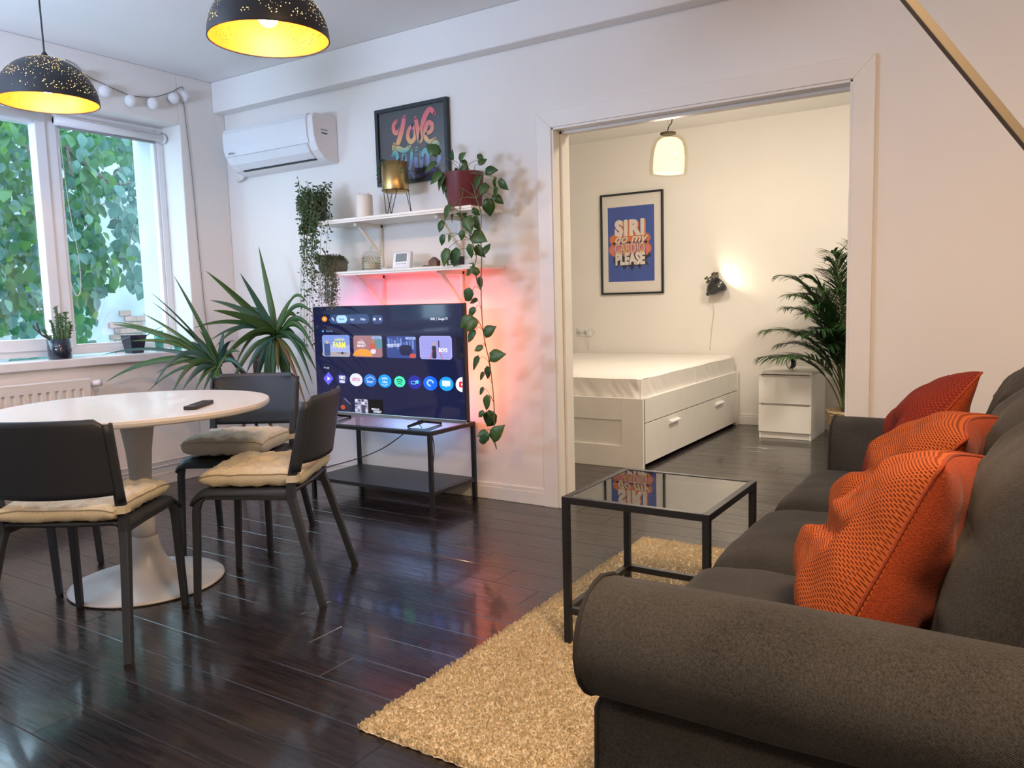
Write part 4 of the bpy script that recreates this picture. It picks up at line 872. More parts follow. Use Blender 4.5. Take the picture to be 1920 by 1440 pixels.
for i, (x, y, r, c) in enumerate(apps):
    def f(mb, i=i, x=x, y=y, r=r):
        if i == 9:
            k = len(mb.v); P = [sp(x + r * .9 * math.cos(t), y + r * math.sin(t)) for t in [math.radians(90 + 180 * j / 14) for j in range(15)]]
            mb.v += [Vector((p[0] , TVY - .0028, p[1])) for p in P]; mb.f.append(tuple(range(k, k + 15))); mb.m.append(0); srect(mb, 1682, 930, 1724, 1002, .008, 1, Y1); srect(mb, 1708, 954, 1724, 978, .001, 2, Y2); return
        sdisc(mb, x, y, r, 0)
        if i == 0:
            mb.prism([sp(160, 897), sp(214, 972), sp(270, 900), sp(216, 822)], lambda a, b: (a, Y1, b), lambda a, b: (a, Y2, b), 1); mb.prism([sp(205, 875), sp(205, 922), sp(236, 899)], lambda a, b: (a, Y2, b), lambda a, b: (a, Y3, b), 2)
        if i == 1: stext(mb, 'HBO', 370, 888, 38, 2, .04, .8); stext(mb, 'max', 370, 928, 40, 2, .03, .85)
        if i == 2: stext(mb, 'NETFLIX', 526, 911, 34, 1, .02, .62)
        if i == 3: stext(mb, 'Disney+', 684, 934, 26, 2, .01, .75); stroke(mb, [(sp(640, 905)), (sp(690, 880)), (sp(735, 912))], .003, Matrix(((1, 0, 0, 0), (0, 0, 1, Y2), (0, 1, 0, 0), (0, 0, 0, 1))), 2)
        if i == 4: stext(mb, 'prime', 849, 895, 28, 2, .01, .85); stext(mb, 'video', 849, 936, 28, 2, .01, .85); stroke(mb, [(sp(815, 960)), (sp(850, 976)), (sp(884, 958))], .003, Matrix(((1, 0, 0, 0), (0, 0, 1, Y2), (0, 1, 0, 0), (0, 0, 0, 1))), 2)
        if i == 5:
            for k in range(3): stroke(mb, [sp(982 + k * 4, 914 + k * 24), sp(1016, 906 + k * 24), sp(1050 - k * 4, 924 + k * 22)], .006 - .001 * k, Matrix(((1, 0, 0, 0), (0, 0, 1, Y2), (0, 1, 0, 0), (0, 0, 0, 1))), 1)
        if i == 6: srect(mb, 1142, 924, 1200, 964, .006, 1, Y1); srect(mb, 1148, 930, 1194, 958, .004, 0, Y2); srect(mb, 1196, 918, 1230, 956, .004, 1, Y2); stext(mb, 'TV', 1213, 937, 16, 0, .02, .8)
        if i == 7: sdisc(mb, 1360, 948, 40, 1, Y1); sdisc(mb, 1360, 948, 22, 0, Y2); srect(mb, 1366, 950, 1400, 990, .002, 0, Y3)
        if i == 8: srect(mb, 1492, 920, 1588, 986, .006, 1, Y1); srect(mb, 1530, 988, 1552, 996, .002, 1, Y1)
    m1 = {0: (.12, .10, .95), 2: (.55, .01, .03), 5: (.01, .02, .03), 6: (.10, .62, .80), 7: (.35, .55, .95), 8: (.62, .72, .95), 9: (.75, .02, .03)}.get(i, (.8, .85, 1))
    ui('app_icon', f, [gm(c), gm(m1), WHT])
def f(mb):
    srect(mb, 504, 1122, 834, 1296, .012, 0); srect(mb, 510, 1126, 664, 1290, .006, 1, Y1); random.seed(5)
    for k in range(16): x0 = 515 + (k % 4) * 36; y0 = 1132 + (k // 4) * 38; srect(mb, x0, y0, x0 + random.uniform(14, 30), y0 + random.uniform(12, 28), .001, 2 if k % 3 else 3, Y2)
    srect(mb, 585, 1190, 635, 1290, .006, 2, Y3); sdisc(mb, 610, 1178, 18, 3, TVY - .004); stext(mb, 'PERSON OF', 744, 1246, 20, 4, .02, .75); stext(mb, 'INTEREST', 768, 1274, 24, 4, .02, .8)
ui('thumbnail', f, [gm((.004, .004, .006)), gm((.30, .30, .46)), gm((.05, .05, .08)), gm((.6, .55, .62)), WHT])
def f(mb):
    mb.prism([sp(372, 1274), sp(372, 1110), sp(400, 1112), sp(480, 1190), sp(478, 1282)], lambda a, b: (a, TVY - .0028, b), lambda a, b: (a, TVY - .0026, b), 0); mb.prism([sp(396, 1114), sp(470, 1190), sp(462, 1190), sp(396, 1130)], lambda a, b: (a, Y1, b), lambda a, b: (a, Y2, b), 1)
    sdisc(mb, 378, 1220, 26, 2, Y1)
ui('thumbnail', f, [gm((.02, .02, .04)), gm((.15, .17, .35)), gm((.35, .06, .03))])
# cables
t = tag(MB().tube(cat([at(790, 785, 1, 3.5), at(755, 815, 1, 3.60), at(715, 842, 1, 3.62), at(670, 860, 1, 3.64), at(610, 876, 1, 3.66), at(560, 884, 1, 3.665)], 6), .0035, 6).build('power_cable', CORDB, smooth=True), 'black cable sagging to the left under the television', 'cable')
t = tag(MB().tube(cat([at(810, 815, 1, 3.60), at(814, 840, 1, 3.62), at(812, 870, 1, 3.64), at(810, 884, 1, 3.655)], 6), .003, 6).build('power_cable', CORDB, smooth=True), 'thin black cable hanging beside the right front leg of the tv bench', 'cable')
# glow strips behind the television
def strip(x0, x1, z0, z1, col, p):
    o = lamp('AREA', ((x0 + x1) / 2, TVY + .075, (z0 + z1) / 2), col, p, ((x0 + x1) / 2, D, (z0 + z1) / 2), shape='RECTANGLE', name='television_backlight')
    o.data.size = abs(x1 - x0); o.data.size_y = abs(z1 - z0)
strip(-3.35, -2.95, TZ1 - .20, TZ1 - .05, (1, .07, .09), 1.15); strip(-2.95, -2.56, TZ1 - .20, TZ1 - .05, (1, .07, .06), 1.15); strip(-3.60, -3.40, TZ1 - .25, TZ1 - .05, (.85, .22, .55), .5)
strip(TX1 - .16, TX1 - .04, .82, 1.06, (1, .20, .10), .85); strip(TX1 - .16, TX1 - .04, .5, .8, (1, .26, .13), .75); strip(TX0 + .03, TX0 + .12, .6, 1.0, (.8, .35, .75), .5)
strip(-3.3, -2.8, TZ0 + .01, TZ0 + .06, (.30, .50, 1), 1.4)

# ================================================================== dining table
DX, DY = -3.039, 1.864
dt = thing('dining_table', 'round white pedestal dining table', 'table', (DX, DY, 0))
MB().lathe([(.001, .722), (.515, .722), (.524, .728), (.527, .738), (.525, .748), (.522, .750), (.001, .750)], (DX, DY, 0), 96).build('tabletop', TABLEM, dt, smooth=False)
MB().lathe([(.001, .721), (.078, .721), (.075, .70), (.062, .64), (.050, .56), (.044, .48), (.0415, .40), (.0415, .32), (.044, .25), (.048, .205), (.001, .205)], (DX, DY, 0), 48).build('column', TLEG, dt, smooth=True)
MB().lathe([(.001, .203), (.049, .203), (.052, .18), (.060, .145), (.075, .105), (.098, .070), (.135, .042), (.19, .026), (.25, .018), (.290, .015), (.300, .011), (.3005, .006), (.297, .003), (.001, .003)], (DX, DY, 0), 72).build('base', TLEG, dt, smooth=True)
MB().lathe([(.001, 0), (.296, 0), (.296, .004), (.001, .004)], (DX, DY, 0), 48).build('base_pad', BPOT, dt)
# remote
rm = thing('remote_control', 'slim black television remote lying on the dining table', 'remote control', (-2.70, 1.915, .751))
ang = math.atan2(2.06 - 1.788, -2.79 + 2.608)
T = Matrix.Translation((-2.70, 1.920, .751)) @ Matrix.Rotation(ang, 4, 'Z')
MB().box(-.10, -.0225, 0, .10, .0225, .014, T=T).build('body', BPOT, rm, bevel=.003)
mb = MB()
for i in range(9):
    for j in range(3): mb.box(-.06 + i * .0155, -.014 + j * .011, .014, -.052 + i * .0155, -.007 + j * .011, .0155, T=T)
mb.build('buttons', plain('dark_rubber', (.05, .05, .055), .6), rm, kind='stuff')
mb = MB(); mb.mesh(text_mesh('PHILIPS', .01), T @ Matrix.Translation((-.083, 0, .0144)) @ Matrix.Rotation(-math.pi / 2, 4, 'Z') @ Matrix.Diagonal((.0085, .0085, 1, 1))); mb.build('logo', plain('silver_print', (.5, .5, .5), .5), rm)

# ================================================================== dining chairs
def make_chair():
    t = thing('dining_chair', '', 'chair', (0, 0, 0))
    for s in (-1, 1):
        MB().tube([(s * .205, .25, .006), (s * .199, .232, .37), (s * .197, .222, .405), (s * .195, .195, .425), (s * .195, .16, .430)], [.0115, .0135, .0135, .0125, .010], 4, square=True, up=(1, 0, 0)).build('leg', CHAIRM, t, local=True, bevel=.003)
        P = [(s * .245, -.25, .006), (s * .212, -.155, .36), (s * .205, -.140, .41), (s * .203, -.139, .46), (s * .203, -.150, .52), (s * .205, -.168, .60), (s * .207, -.188, .68), (s * .208, -.200, .73)]
        MB().tube(P, [.0125, .0145, .0155, .015, .014, .013, .012, .010], 4, square=True, up=(1, 0, 0)).build('leg', CHAIRM, t, local=True, bevel=.003)
        MB().box(s * .205 - .012, .243, 0, s * .205 + .012, .263 - .004, .008).build('foot_cap', BPOT, t, local=True); MB().box(s * .245 - .012, -.262, 0, s * .245 + .012, -.238, .008).build('foot_cap', BPOT, t, local=True)
        MB().tube([(s * .200, .20, .424), (s * .197, 0, .419), (s * .203, -.142, .417)], [.012, .012, .012], 4, square=True, up=(0, 0, 1)).build('side_rail', CHAIRM, t, local=True, bevel=.003)
    def sf(u, v):
        a = u * 2 - 1; y = .245 - v * .395; w = .215 - .012 * v
        z = .446 - .012 * (1 - a * a) * math.sin(math.pi * min(1, v * 1.1)) - .004 * v
        e = max(0, abs(a) - .86) / .14; z -= .022 * e * e
        if v < .14: k = 1 - v / .14; z -= .035 * k * k; y -= .0 
        if v > .9: y -= .018 * (1 - a * a)
        return (a * w, y, z)
    MB().grid(sf, 24, 24).build('seat', CHAIRM, t, local=True, smooth=True, solid=.014)
    def bf(u, v):
        a = u * 2 - 1; z = .545 + v * .252
        r_ = .03; top = 1.0; w = .226 - .010 * (1 - v) 
        ph_ = abs(a) ** 2.2
        y = -.222 - .045 * v + .045 * ph_
        if v > .80: k = (v - .80) / .20; w -= .030 * k ** 3
        if v < .12: k = 1 - v / .12; z += 0
        z += -.006 * (1 - a * a) * (1 - v) + .004 * (1 - ph_) * 0
        ez = max(0, abs(a) - .9) / .1
        z -= .020 * ez * ez * v * v
        return (a * w, y, z)
    MB().grid(bf, 28, 14, flip=True).build('backrest', CHAIRM, t, local=True, smooth=True, solid=.011)
    for s in (-1, 1):
        def sl(u, v): 
            z = .515 + v * .265; an = (u - .5) * math.pi * 1.1; yb = -.168 - (z - .55) * .20; return (s * (.209 + .004 * v + math.cos(an) * .015), yb + math.sin(an) * .019, z)
        MB().grid(sl, 8, 8, flip=(s < 0)).build('post_sleeve', CHAIRM, t, local=True, smooth=True, solid=.004)
    return t
def rzf(fx, fy): return math.atan2(-fx, fy)
def make_cushion(mat, lab, th=.034, size=.195, tilt=0, offy=.02, seed=1, z0=.448, bump_=1):
    t = thing('chair_cushion', lab, 'cushion', (0, 0, 0)); w, d = size, size
    tufts = [(-.42, -.42), (.42, -.42), (-.42, .42), (.42, .42), (0, 0)] 
    def sh(u, v, sgn):
        a, b_ = u * 2 - 1, v * 2 - 1
        e = max(0, (1 - abs(a) ** 5) * (1 - abs(b_) ** 5)) ** .26
        h = th * e
        if sgn > 0:
            for (p, q2) in tufts: r2 = (a - p) ** 2 + (b_ - q2) ** 2; h -= th * .75 * math.exp(-r2 / .03) * e
            h -= th * .10 * (abs(math.sin((a + seed) * 5.5) * math.sin(b_ * 6.1 + seed))) * e
        n = noise.noise(Vector((a * 6 + seed, b_ * 6, sgn))) * .010 + noise.noise(Vector((a * 15 + seed, b_ * 15, sgn))) * .006
        pin = 1 - .035 * (1 - a * a) if True else 1; pin2 = 1 - .035 * (1 - b_ * b_)
        z = z0 + th + (h * (1.0 if sgn > 0 else -.9)) + n * e
        y = b_ * d * pin + offy
        return (a * w * pin2, y, z + tilt * (y + .02))
    mb = MB(); mb.grid(lambda u, v: sh(u, v, 1), 44, 44); mb.grid(lambda u, v: sh(u, v, -1), 44, 44, flip=True); mb.build('pad', mat, t, local=True, smooth=True, merge=True)
    seam = []
    for k in range(41):
        q2 = k / 40 * 4; s_ = int(q2) % 4; f_ = q2 - int(q2); u, v = [(f_, 0), (1, f_), (1 - f_, 1), (0, 1 - f_)][s_]; seam.append(sh(min(max(u, .004), .996), min(max(v, .004), .996), 1))
    MB().tube(seam, .0022, 5).build('piping', plain('seam_' + mat.name, (.45, .38, .26), .9), t, local=True, smooth=True)
    for s in (-1, 1):
        P = [(s * .185, -.140, z0 + .035), (s * .187, -.128, z0 + .04), (s * .222, -.128, z0 + .045), (s * .224, -.166, z0 + .047), (s * .185, -.168, z0 + .045), (s * .186, -.140, z0 + .042)]
        k = len(P); mb = MB()
        for i in range(k - 1):
            a_, b2_ = Vector(P[i]), Vector(P[i + 1]); h = Vector((0, 0, .013)); mb.quad(a_ - h, b2_ - h, b2_ + h, a_ + h)
        mb.build('tie', mat, t, local=True, solid=.003, bevel=0)
    return t
chairs = [((-2.702, 1.45), (-.516, .857), 'dark grey plastic chair with its back to the camera, left foreground', 'cream tufted cushion on the chair turned away in the left foreground', CUSH),
          ((-2.514, 2.107), (-.866, -.5), 'dark grey plastic chair seen side-on, right of the dining table', 'cream tufted cushion on the side-on chair right of the table', CUSH),
          ((-3.163, 2.472), (.496, -.868), 'dark grey plastic chair behind the dining table, facing the camera', 'thick cream cushion, its colour greyed for shade, on the chair behind the table', CUSH_SHADE),
          ((-3.54, 1.593), (.778, .628), 'dark grey plastic chair mostly out of frame left, only its legs showing under the table', 'cream cushion on the chair at the far left, hidden by the table', CUSH)]
ch0 = make_chair(); cu0 = None
for i, (p, fw, lab, cl, cm_) in enumerate(chairs):
    rz = rzf(*fw)
    o = ch0 if i == 0 else clone(ch0, group='dining chairs round the table'); o.location = (p[0], p[1], 0); o.rotation_euler = (0, 0, rz); o['label'] = lab; o['group'] = 'dining chairs round the table'
    if i == 3: continue
    c = make_cushion(cm_, cl, th=[.038, .043, .054][i], seed=i + 1, offy=[.01, .02, .04][i], tilt=[0, 0, .02][i], z0=[.443, .443, .443][i], size=[.20, .20, .195][i]); c.location = (p[0], p[1], 0); c.rotation_euler = (0, 0, rz); c['group'] = 'tufted cushions on the dining chairs'

# ================================================================== pendants
SHB = None
def shade_mat():
    m, nt, b = mk('black_perforated_shade'); b.inputs['Base Color'].default_value = (.012, .013, .016, 1); b.inputs['Roughness'].default_value = .45; return m
SHK = shade_mat(); YEL = plain('yellow_gold_lining', (.72, .125, .003), .5, metal=.0, var=.03)
HOLE = bulb_mat('lit_pinhole', (1, .70, .30), 2.2)
def pendant(name, lab, cen, R_=.20, hh=.19, dark=False):
    t = thing(name, lab, 'lamp', cen); c = Vector(cen)
    prof = [(R_ * math.cos(a), hh * math.sin(a)) for a in [math.radians(x) for x in range(0, 88, 5)]] + [(.012, hh)]
    prof2 = [((R_ - .004) * math.cos(a), (hh - .004) * math.sin(a)) for a in [math.radians(x) for x in range(0, 88, 5)]] + [(.012, hh - .004)]
    mb = MB(); seg = 64; k = len(mb.v)
    def shell(pf, m, flip):
        k = len(mb.v)
        for (r_, z) in pf:
            for j in range(seg): a = 2 * math.pi * j / seg; mb.v.append(c + Vector((r_ * math.cos(a), r_ * math.sin(a), z)))
        for i in range(len(pf) - 1):
            for j in range(seg):
                j2 = (j + 1) % seg; q_ = (k + i * seg + j, k + i * seg + j2, k + (i + 1) * seg + j2, k + (i + 1) * seg + j); mb.f.append(q_[::-1] if flip else q_); mb.m.append(m)
    shell(prof, 0, False); sh = mb.build('shade', [SHK], t, smooth=True)
    mb = MB(); shell(prof2, 0, True); mb.build('lining', [YEL], t, smooth=True)
    mb = MB(); mb.tube([c + Vector(((R_ - .002) * math.cos(a), (R_ - .002) * math.sin(a), 0)) for a in [2 * math.pi * j / 64 for j in range(65)]], .0028, 6); mb.build('rim', SHK, t, smooth=True)
    # the light pinholes: small lit openings through the shade, grouped in streaks
    mb = MB(); mi = MB()
    for k in range(2300):
        u = random.random(); el = math.radians(6 + 78 * u ** .9); az = random.uniform(0, 2 * math.pi)
        if noise.noise(Vector((az * 1.3, el * 4, 3))) + random.uniform(-.25, .25) < -.12: continue
        n_ = Vector((math.cos(el) * math.cos(az), math.cos(el) * math.sin(az), math.sin(el))); p = c + Vector((n_.x * R_, n_.y * R_, n_.z * hh))
        a_ = n_.orthogonal().normalized(); b_ = n_.cross(a_); rr_ = random.uniform(.0008, .0019)
        for M_, off in ((mb, .0008), (mi, -.0052)):
            kk = len(M_.v); M_.v += [p + n_ * off + (a_ * math.cos(q_ * math.pi / 3) + b_ * math.sin(q_ * math.pi / 3)) * rr_ for q_ in range(6)]; M_.f.append(tuple(range(kk, kk + 6))); M_.m.append(0)
    mb.build('pinhole_lights', HOLE, t, kind='stuff'); mi.build('pinholes', BPOT, t, kind='stuff')
    MB().tube([c + Vector((0, 0, hh - .005)), c + Vector((0, 0, hh + .012)), c + Vector((0, 0, hh + .022))], [.014, .012, .006], 12).build('cap', SHK, t, smooth=True)
    MB().tube([c + Vector((0, 0, hh)), (c.x - .01, c.y, HC)], .0035, 6).build('cord', CORDB, t)
    MB().lathe([(.001, 0), (.05, 0), (.05, -.02), (.001, -.03)][::-1], (c.x - .01, c.y, HC), 20).build('ceiling_rose', SHK, t)
    MB().tube([c + Vector((0, 0, hh - .005)), c + Vector((0, 0, hh - .06))], .018, 12).build('socket', BPOT, t, smooth=True)
    bc_ = c + Vector((0, 0, .075)); MB().sphere(bc_, .035, 16, 10).build('bulb', bulb_mat('bulb_glow', (1, .82, .55), 9), t, smooth=True)
    d = bpy.data.lights.new('bulb_light', 'POINT'); d.color = (1, .64, .32); d.energy = 13; d.shadow_soft_size = .03; o = bpy.data.objects.new('bulb_light', d); COL.objects.link(o); o.parent = t; o.location = (0, 0, .032)
    return t
zc = 2.03
p1 = at(505, 74, 2, zc); p2 = at(91, 193, 2, zc)
pendant('pendant_lamp', 'black pierced dome pendant, upper right one, cut by the frame top', p1)
pendant('pendant_lamp', 'black pierced dome pendant, lower left one, in front of the window', p2)

# ================================================================== coffee table
KX0, KX1, KY0, KY1, KH = -1.2206, -.7345, 2.166, 2.654, .502
kt = thing('coffee_table', 'small square black steel side table with a glass top', 'table', ((KX0 + KX1) / 2, (KY0 + KY1) / 2, .014)); q = .022; z0 = .0175
for x in (KX0, KX1 - q):
    for y in (KY0, KY1 - q): MB().box(x, y, z0, x + q, y + q, KH).build('leg', BLACKM, kt, bevel=.0015)
for nm, z in (('top_frame', KH - q), ('lower_frame', .115)):
    MB().box(KX0 + q, KY0, z, KX1 - q, KY0 + q, z + q).box(KX0 + q, KY1 - q, z, KX1 - q, KY1, z + q).box(KX0, KY0 + q, z, KX0 + q, KY1 - q, z + q).box(KX1 - q, KY0 + q, z, KX1, KY1 - q, z + q).build(nm, BLACKM, kt, bevel=.0015)
MB().box(KX0 + q, KY0 + q, KH - .008, KX1 - q, KY1 - q, KH - .002).build('glass_top', pane_mat('coffee_glass', (.42, .45, .45), ior=3.6), kt)
# ================================================================== rug
RX0, RX1, RY0_, RY1_ = -1.452, -.02, 1.451, 3.36
rg = thing('area_rug', 'beige short-pile rug under the side table and sofa', 'rug', ((RX0 + RX1) / 2, (RY0_ + RY1_) / 2, .001))
def rf(u, v):
    x = RX0 + (RX1 - RX0) * u; y = RY0_ + (RY1_ - RY0_) * v
    e = min(u, 1 - u) * (RX1 - RX0); e2 = min(v, 1 - v) * (RY1_ - RY0_); k = min(1, min(e, e2) / .012)
    if k < 1: x += noise.noise(Vector((x * 60, y * 60, 0))) * .003; y += noise.noise(Vector((x * 60, y * 60, 5))) * .004
    return (x, y, .002 + .010 * k ** .5 + .0025 * noise.noise(Vector((x * 90, y * 90, 1))) + .0012 * noise.noise(Vector((x * 14, y * 14, 1))))
MB().grid(rf, 150, 200).build('rug_base', RUGM, rg, smooth=True)
pb = MB(); random.seed(11)
vsl = []; fsl = []
for k in range(95000):
    x = random.uniform(RX0 - .002, -.55); y = random.uniform(RY0_ - .002, RY1_ + .002); h = .013 + random.random() * .006 + .0015 * noise.noise(Vector((x * 14, y * 14, 1)))
    if x > -.7 and y < 1.7 and random.random() < .5: continue
    a = random.uniform(0, 6.28); ca, sa_ = math.cos(a) * .0024, math.sin(a) * .0024; lx, ly_ = random.uniform(-.005, .005), random.uniform(-.005, .005); n0 = len(vsl)
    vsl += [(x - ca, y - sa_, .006), (x + ca, y + sa_, .006), (x + ca + lx, y + sa_ + ly_, h), (x - ca + lx, y - sa_ + ly_, h)]; fsl.append((n0, n0 + 1, n0 + 2, n0 + 3))
pb.v = [Vector(v) for v in vsl]; pb.f = fsl; pb.m = [0] * len(fsl)
pb.build('pile', PILE, rg, kind='stuff')
random.seed(21)

# ================================================================== sofa
SX0 = -.60; SXB = .30
so = thing('sofa', 'charcoal three-seat sofa with rolled arms', 'sofa', (-.15, 2.25, 0))
def armprof(yc, sg, flat):     # cross-section of a rolled arm; sg=-1: roll leans towards -Y
    r_ = .103; zc_ = .547; P = []
    for k in range(0, 13): a = math.radians(90 + 200 * k / 12); P.append((yc - sg * -1 * 0 + (-sg) * -1 * 0 + sg * -math.cos(a) * r_ if False else yc + sg * (-math.cos(a)) * r_ * 1.0, zc_ + math.sin(a) * r_))
    return P
def arm(yc, sg, lab):
    r_ = .103; zc_ = .545; P = []
    # from inner bottom up, over the roll, round it and down the outer panel
    yi = yc - sg * flat_w
    P += [(yi, .06), (yi, .52), (yi + sg * .006, .575), (yi + sg * .028, .618), (yi + sg * .06, .638)]
    for k in range(0, 15): a = math.radians(90 - 215 * k / 14); P.append((yc + sg * math.cos(a) * r_, zc_ + math.sin(a) * r_))
    P += [(yc + sg * (r_ - .075), .42), (yc + sg * (r_ - .070), .25), (yc + sg * (r_ - .062), .035), (yi, .035)]
    f0 = lambda a, b: (SX0, a, b); f1 = lambda a, b: (SXB - .02, a, b)
    mb = MB(); n = len(P); N = 26
    for i in range(N + 1):
        x = SX0 + (SXB - SX0) * i / N; s = 1.0; dz = 0
        for j, (a, b) in enumerate(P):
            k = 1 if j > 1 and j < n - 2 else 0
            w = .004 * noise.noise(Vector((x * 5, j * .35, yc))) * k
            mb.v.append(Vector((x, a, b + w)))
    for i in range(N):
        for j in range(n): j2 = (j + 1) % n; q_ = (i * n + j, (i + 1) * n + j, (i + 1) * n + j2, i * n + j2); mb.f.append(q_ if sg < 0 else q_[::-1]); mb.m.append(0)
    mb.f += [tuple(range(n)) if sg > 0 else tuple(range(n - 1, -1, -1)), tuple(N * n + j for j in (range(n - 1, -1, -1) if sg > 0 else range(n)))]; mb.m += [0, 0]
    o = mb.build('arm', SOFA, so, smooth=True, bevel=.004)
    loop = [(SX0 - .001, a, b) for a, b in P]; MB().tube(loop[:-1], .0045, 8).build('piping', PIPING, o, smooth=True)
    return o
flat_w = .105
YN, YFR = 1.205, 3.262
arm(YN, -1, 'near'); arm(YFR, 1, 'far')
MB().box(SX0 + .02, YN + .10, .06, SXB - .05, YFR - .10, .30).build('base', SOFA, so, bevel=.02)
MB().box(SX0 + .03, YN + .02, .02, SXB - .05, YFR - .02, .06).build('plinth', PIPING, so)
def backp(u, v):
    x = .08 + .10 * 0; return (0, 0, 0)
prof = [(.06, .30), (.10, .60), (.14, .78), (.19, .845), (.25, .85), (.29, .80), (.30, .6), (.30, .06), (.06, .06)]
mb = MB().prism(prof, lambda a, b: (a, YN - .06, b), lambda a, b: (a, YFR + .06, b)); mb.build('back', SOFA, so, bevel=.03, smooth=True)
def boxcush(mb, c, ax, ay, az, hx_, hy_, hz_, p=5, nz=.003, seed=0, crown=.0, seg=26, sagx=0):
    """soft box: superellipsoid on axes ax, ay, az"""
    c = Vector(c); ax, ay, az = Vector(ax), Vector(ay), Vector(az)
    def face(sgn):
        def fn(u, v):
            a, b = u * 2 - 1, v * 2 - 1; e = max(0., (1 - abs(a) ** p) * (1 - abs(b) ** p)) ** .38
            h = hz_ * e * (1 + crown * (1 - a * a) * (1 - b * b)); w = nz * (noise.noise(Vector((a * 3 + seed, b * 3, sgn))) + .4 * noise.noise(Vector((a * 9 + seed, b * 9, sgn)))) * e
            return c + ax * (a * hx_) + ay * (b * hy_) + az * (sgn * h + w)
        return fn
    mb.grid(face(1), seg, seg); mb.grid(face(-1), seg, seg, flip=True)
CW = (YFR - YN - .21) / 3
lab = ['seat_cushion'] * 3
for i in range(3):
    yc = YN + .105 + CW * (i + .5); mb = MB()
    boxcush(mb, ((-.675 + .06) / 2 - .0, yc, .385), (1, 0, 0), (0, 1, 0), (0, 0, 1), (.06 + .675) / 2, CW / 2 - .003, .085, 9, .006, i * 7, .10)
    o = mb.build('seat_cushion', SOFA2, so, smooth=True, merge=True)
    for zz in (.0,):
        P = []
        xc, hx_, hy_ = (-.675 + .06) / 2, (.06 + .675) / 2, CW / 2 - .003
        for k in range(41): s_ = k / 40 * 4; j = int(s_) % 4; f_ = (s_ - int(s_)) * 2 - 1; a, b = [(f_, -1), (1, f_), (-f_, 1), (-1, -f_)][j]; P.append((xc + a * hx_, yc + b * hy_, .385))
        MB().tube(P, .0045, 6).build('piping', PIPING, o, smooth=True)
for i in range(3):
    yc = YN + .105 + CW * (i + .5); mb = MB(); lean = math.radians(17)
    az = Vector((-math.cos(lean), 0, math.sin(lean))); ay = Vector((math.sin(lean), 0, math.cos(lean)))
    boxcush(mb, (.035, yc, .665), (0, 1, 0), ay, az, CW / 2 - .002, .235, .105, 4, .012, 30 + i * 5, .28)
    o = mb.build('back_cushion', SOFA2, so, smooth=True, merge=True)
    P = []
    for k in range(49):
        s_ = k / 48 * 4; j = int(s_) % 4; f_ = (s_ - int(s_)) * 2 - 1; a, b = [(f_, -1), (1, f_), (-f_, 1), (-1, -f_)][j]; P.append(Vector((.035, yc, .665)) + Vector((0, 1, 0)) * a * (CW / 2 - .002) + ay * b * .235)
    MB().tube(P, .005, 6).build('piping', PIPING, o, smooth=True)
# orange pillows
def pillow(lab, cen, lean, twist, roll, mat, sz=.225, th=.085, seed=0, warp=.0):
    t = thing('throw_pillow', lab, 'pillow', cen); c = Vector(cen)
    az = Vector((-math.cos(lean), 0, math.sin(lean))); ay = Vector((math.sin(lean), 0, math.cos(lean))); ax = Vector((0, 1, 0))
    R_ = Matrix.Rotation(twist, 3, 'Z'); ax, ay, az = R_ @ ax, R_ @ ay, R_ @ az; Q = Matrix.Rotation(roll, 3, az); ax, ay = Q @ ax, Q @ ay
    def fn(sgn):
        def g(u, v):
            a, b = u * 2 - 1, v * 2 - 1; e = max(0., (1 - abs(a) ** 2.6) * (1 - abs(b) ** 2.6)) ** .55
            h = th * e * (1.0 - .25 * b); nz = noise.noise(Vector((a * 1.8 + seed, b * 1.8, sgn * 2))) * .028 + noise.noise(Vector((a * 5 + seed, b * 4, sgn * 2))) * .010
            # a fold where the pillow slumps
            if sgn > 0: dfold = (b + .25 + .35 * a); h -= .030 * math.exp(-(dfold / .12) ** 2) * e * (1 if a > -.7 else 0)
            pin = 1 - .07 * (1 - b * b) * 1; pin2 = 1 - .07 * (1 - a * a)
            bend = -.03 * (a * a) * 0
            return c + ax * (a * sz * pin) + ay * (b * sz * pin2) + az * (sgn * h + nz * e - warp * a * b + .012 * math.sin(a * 2.2 + seed) * (1 + b))
        return g
    mb = MB(); mb.grid(fn(1), 48, 48, 0); mb.grid(fn(-1), 48, 48, 1, flip=True); mb.build('cover', [mat, OBACK], t, smooth=True, merge=True)
    g = fn(1); P = []
    for k in range(81):
        q2 = k / 80 * 4; s_ = int(q2) % 4; f_ = q2 - int(q2); u, v = [(f_, 0), (1, f_), (1 - f_, 1), (0, 1 - f_)][s_]; P.append(g(min(max(u, .001), .999), min(max(v, .001), .999)))
    MB().tube(P, .0035, 6).build('piping', OBACK, t, smooth=True)
    return t
GP = 'orange throw pillows on the sofa'
for t_ in (pillow('brick-red waffle pillow, farthest of the three on the sofa', (-.245, 2.66, .685), math.radians(30), .12, .16, ORANGE2, .225, .10, 3, -.03),
           pillow('orange waffle pillow in the middle of the three on the sofa', (-.205, 2.09, .66), math.radians(43), -.03, -.08, ORANGE, .230, .115, 8, .03),
           pillow('orange waffle pillow nearest the camera, against the near sofa arm', (-.185, 1.575, .66), math.radians(38), -.02, .0, ORANGE, .222, .115, 14, .065)): t_['group'] = GP
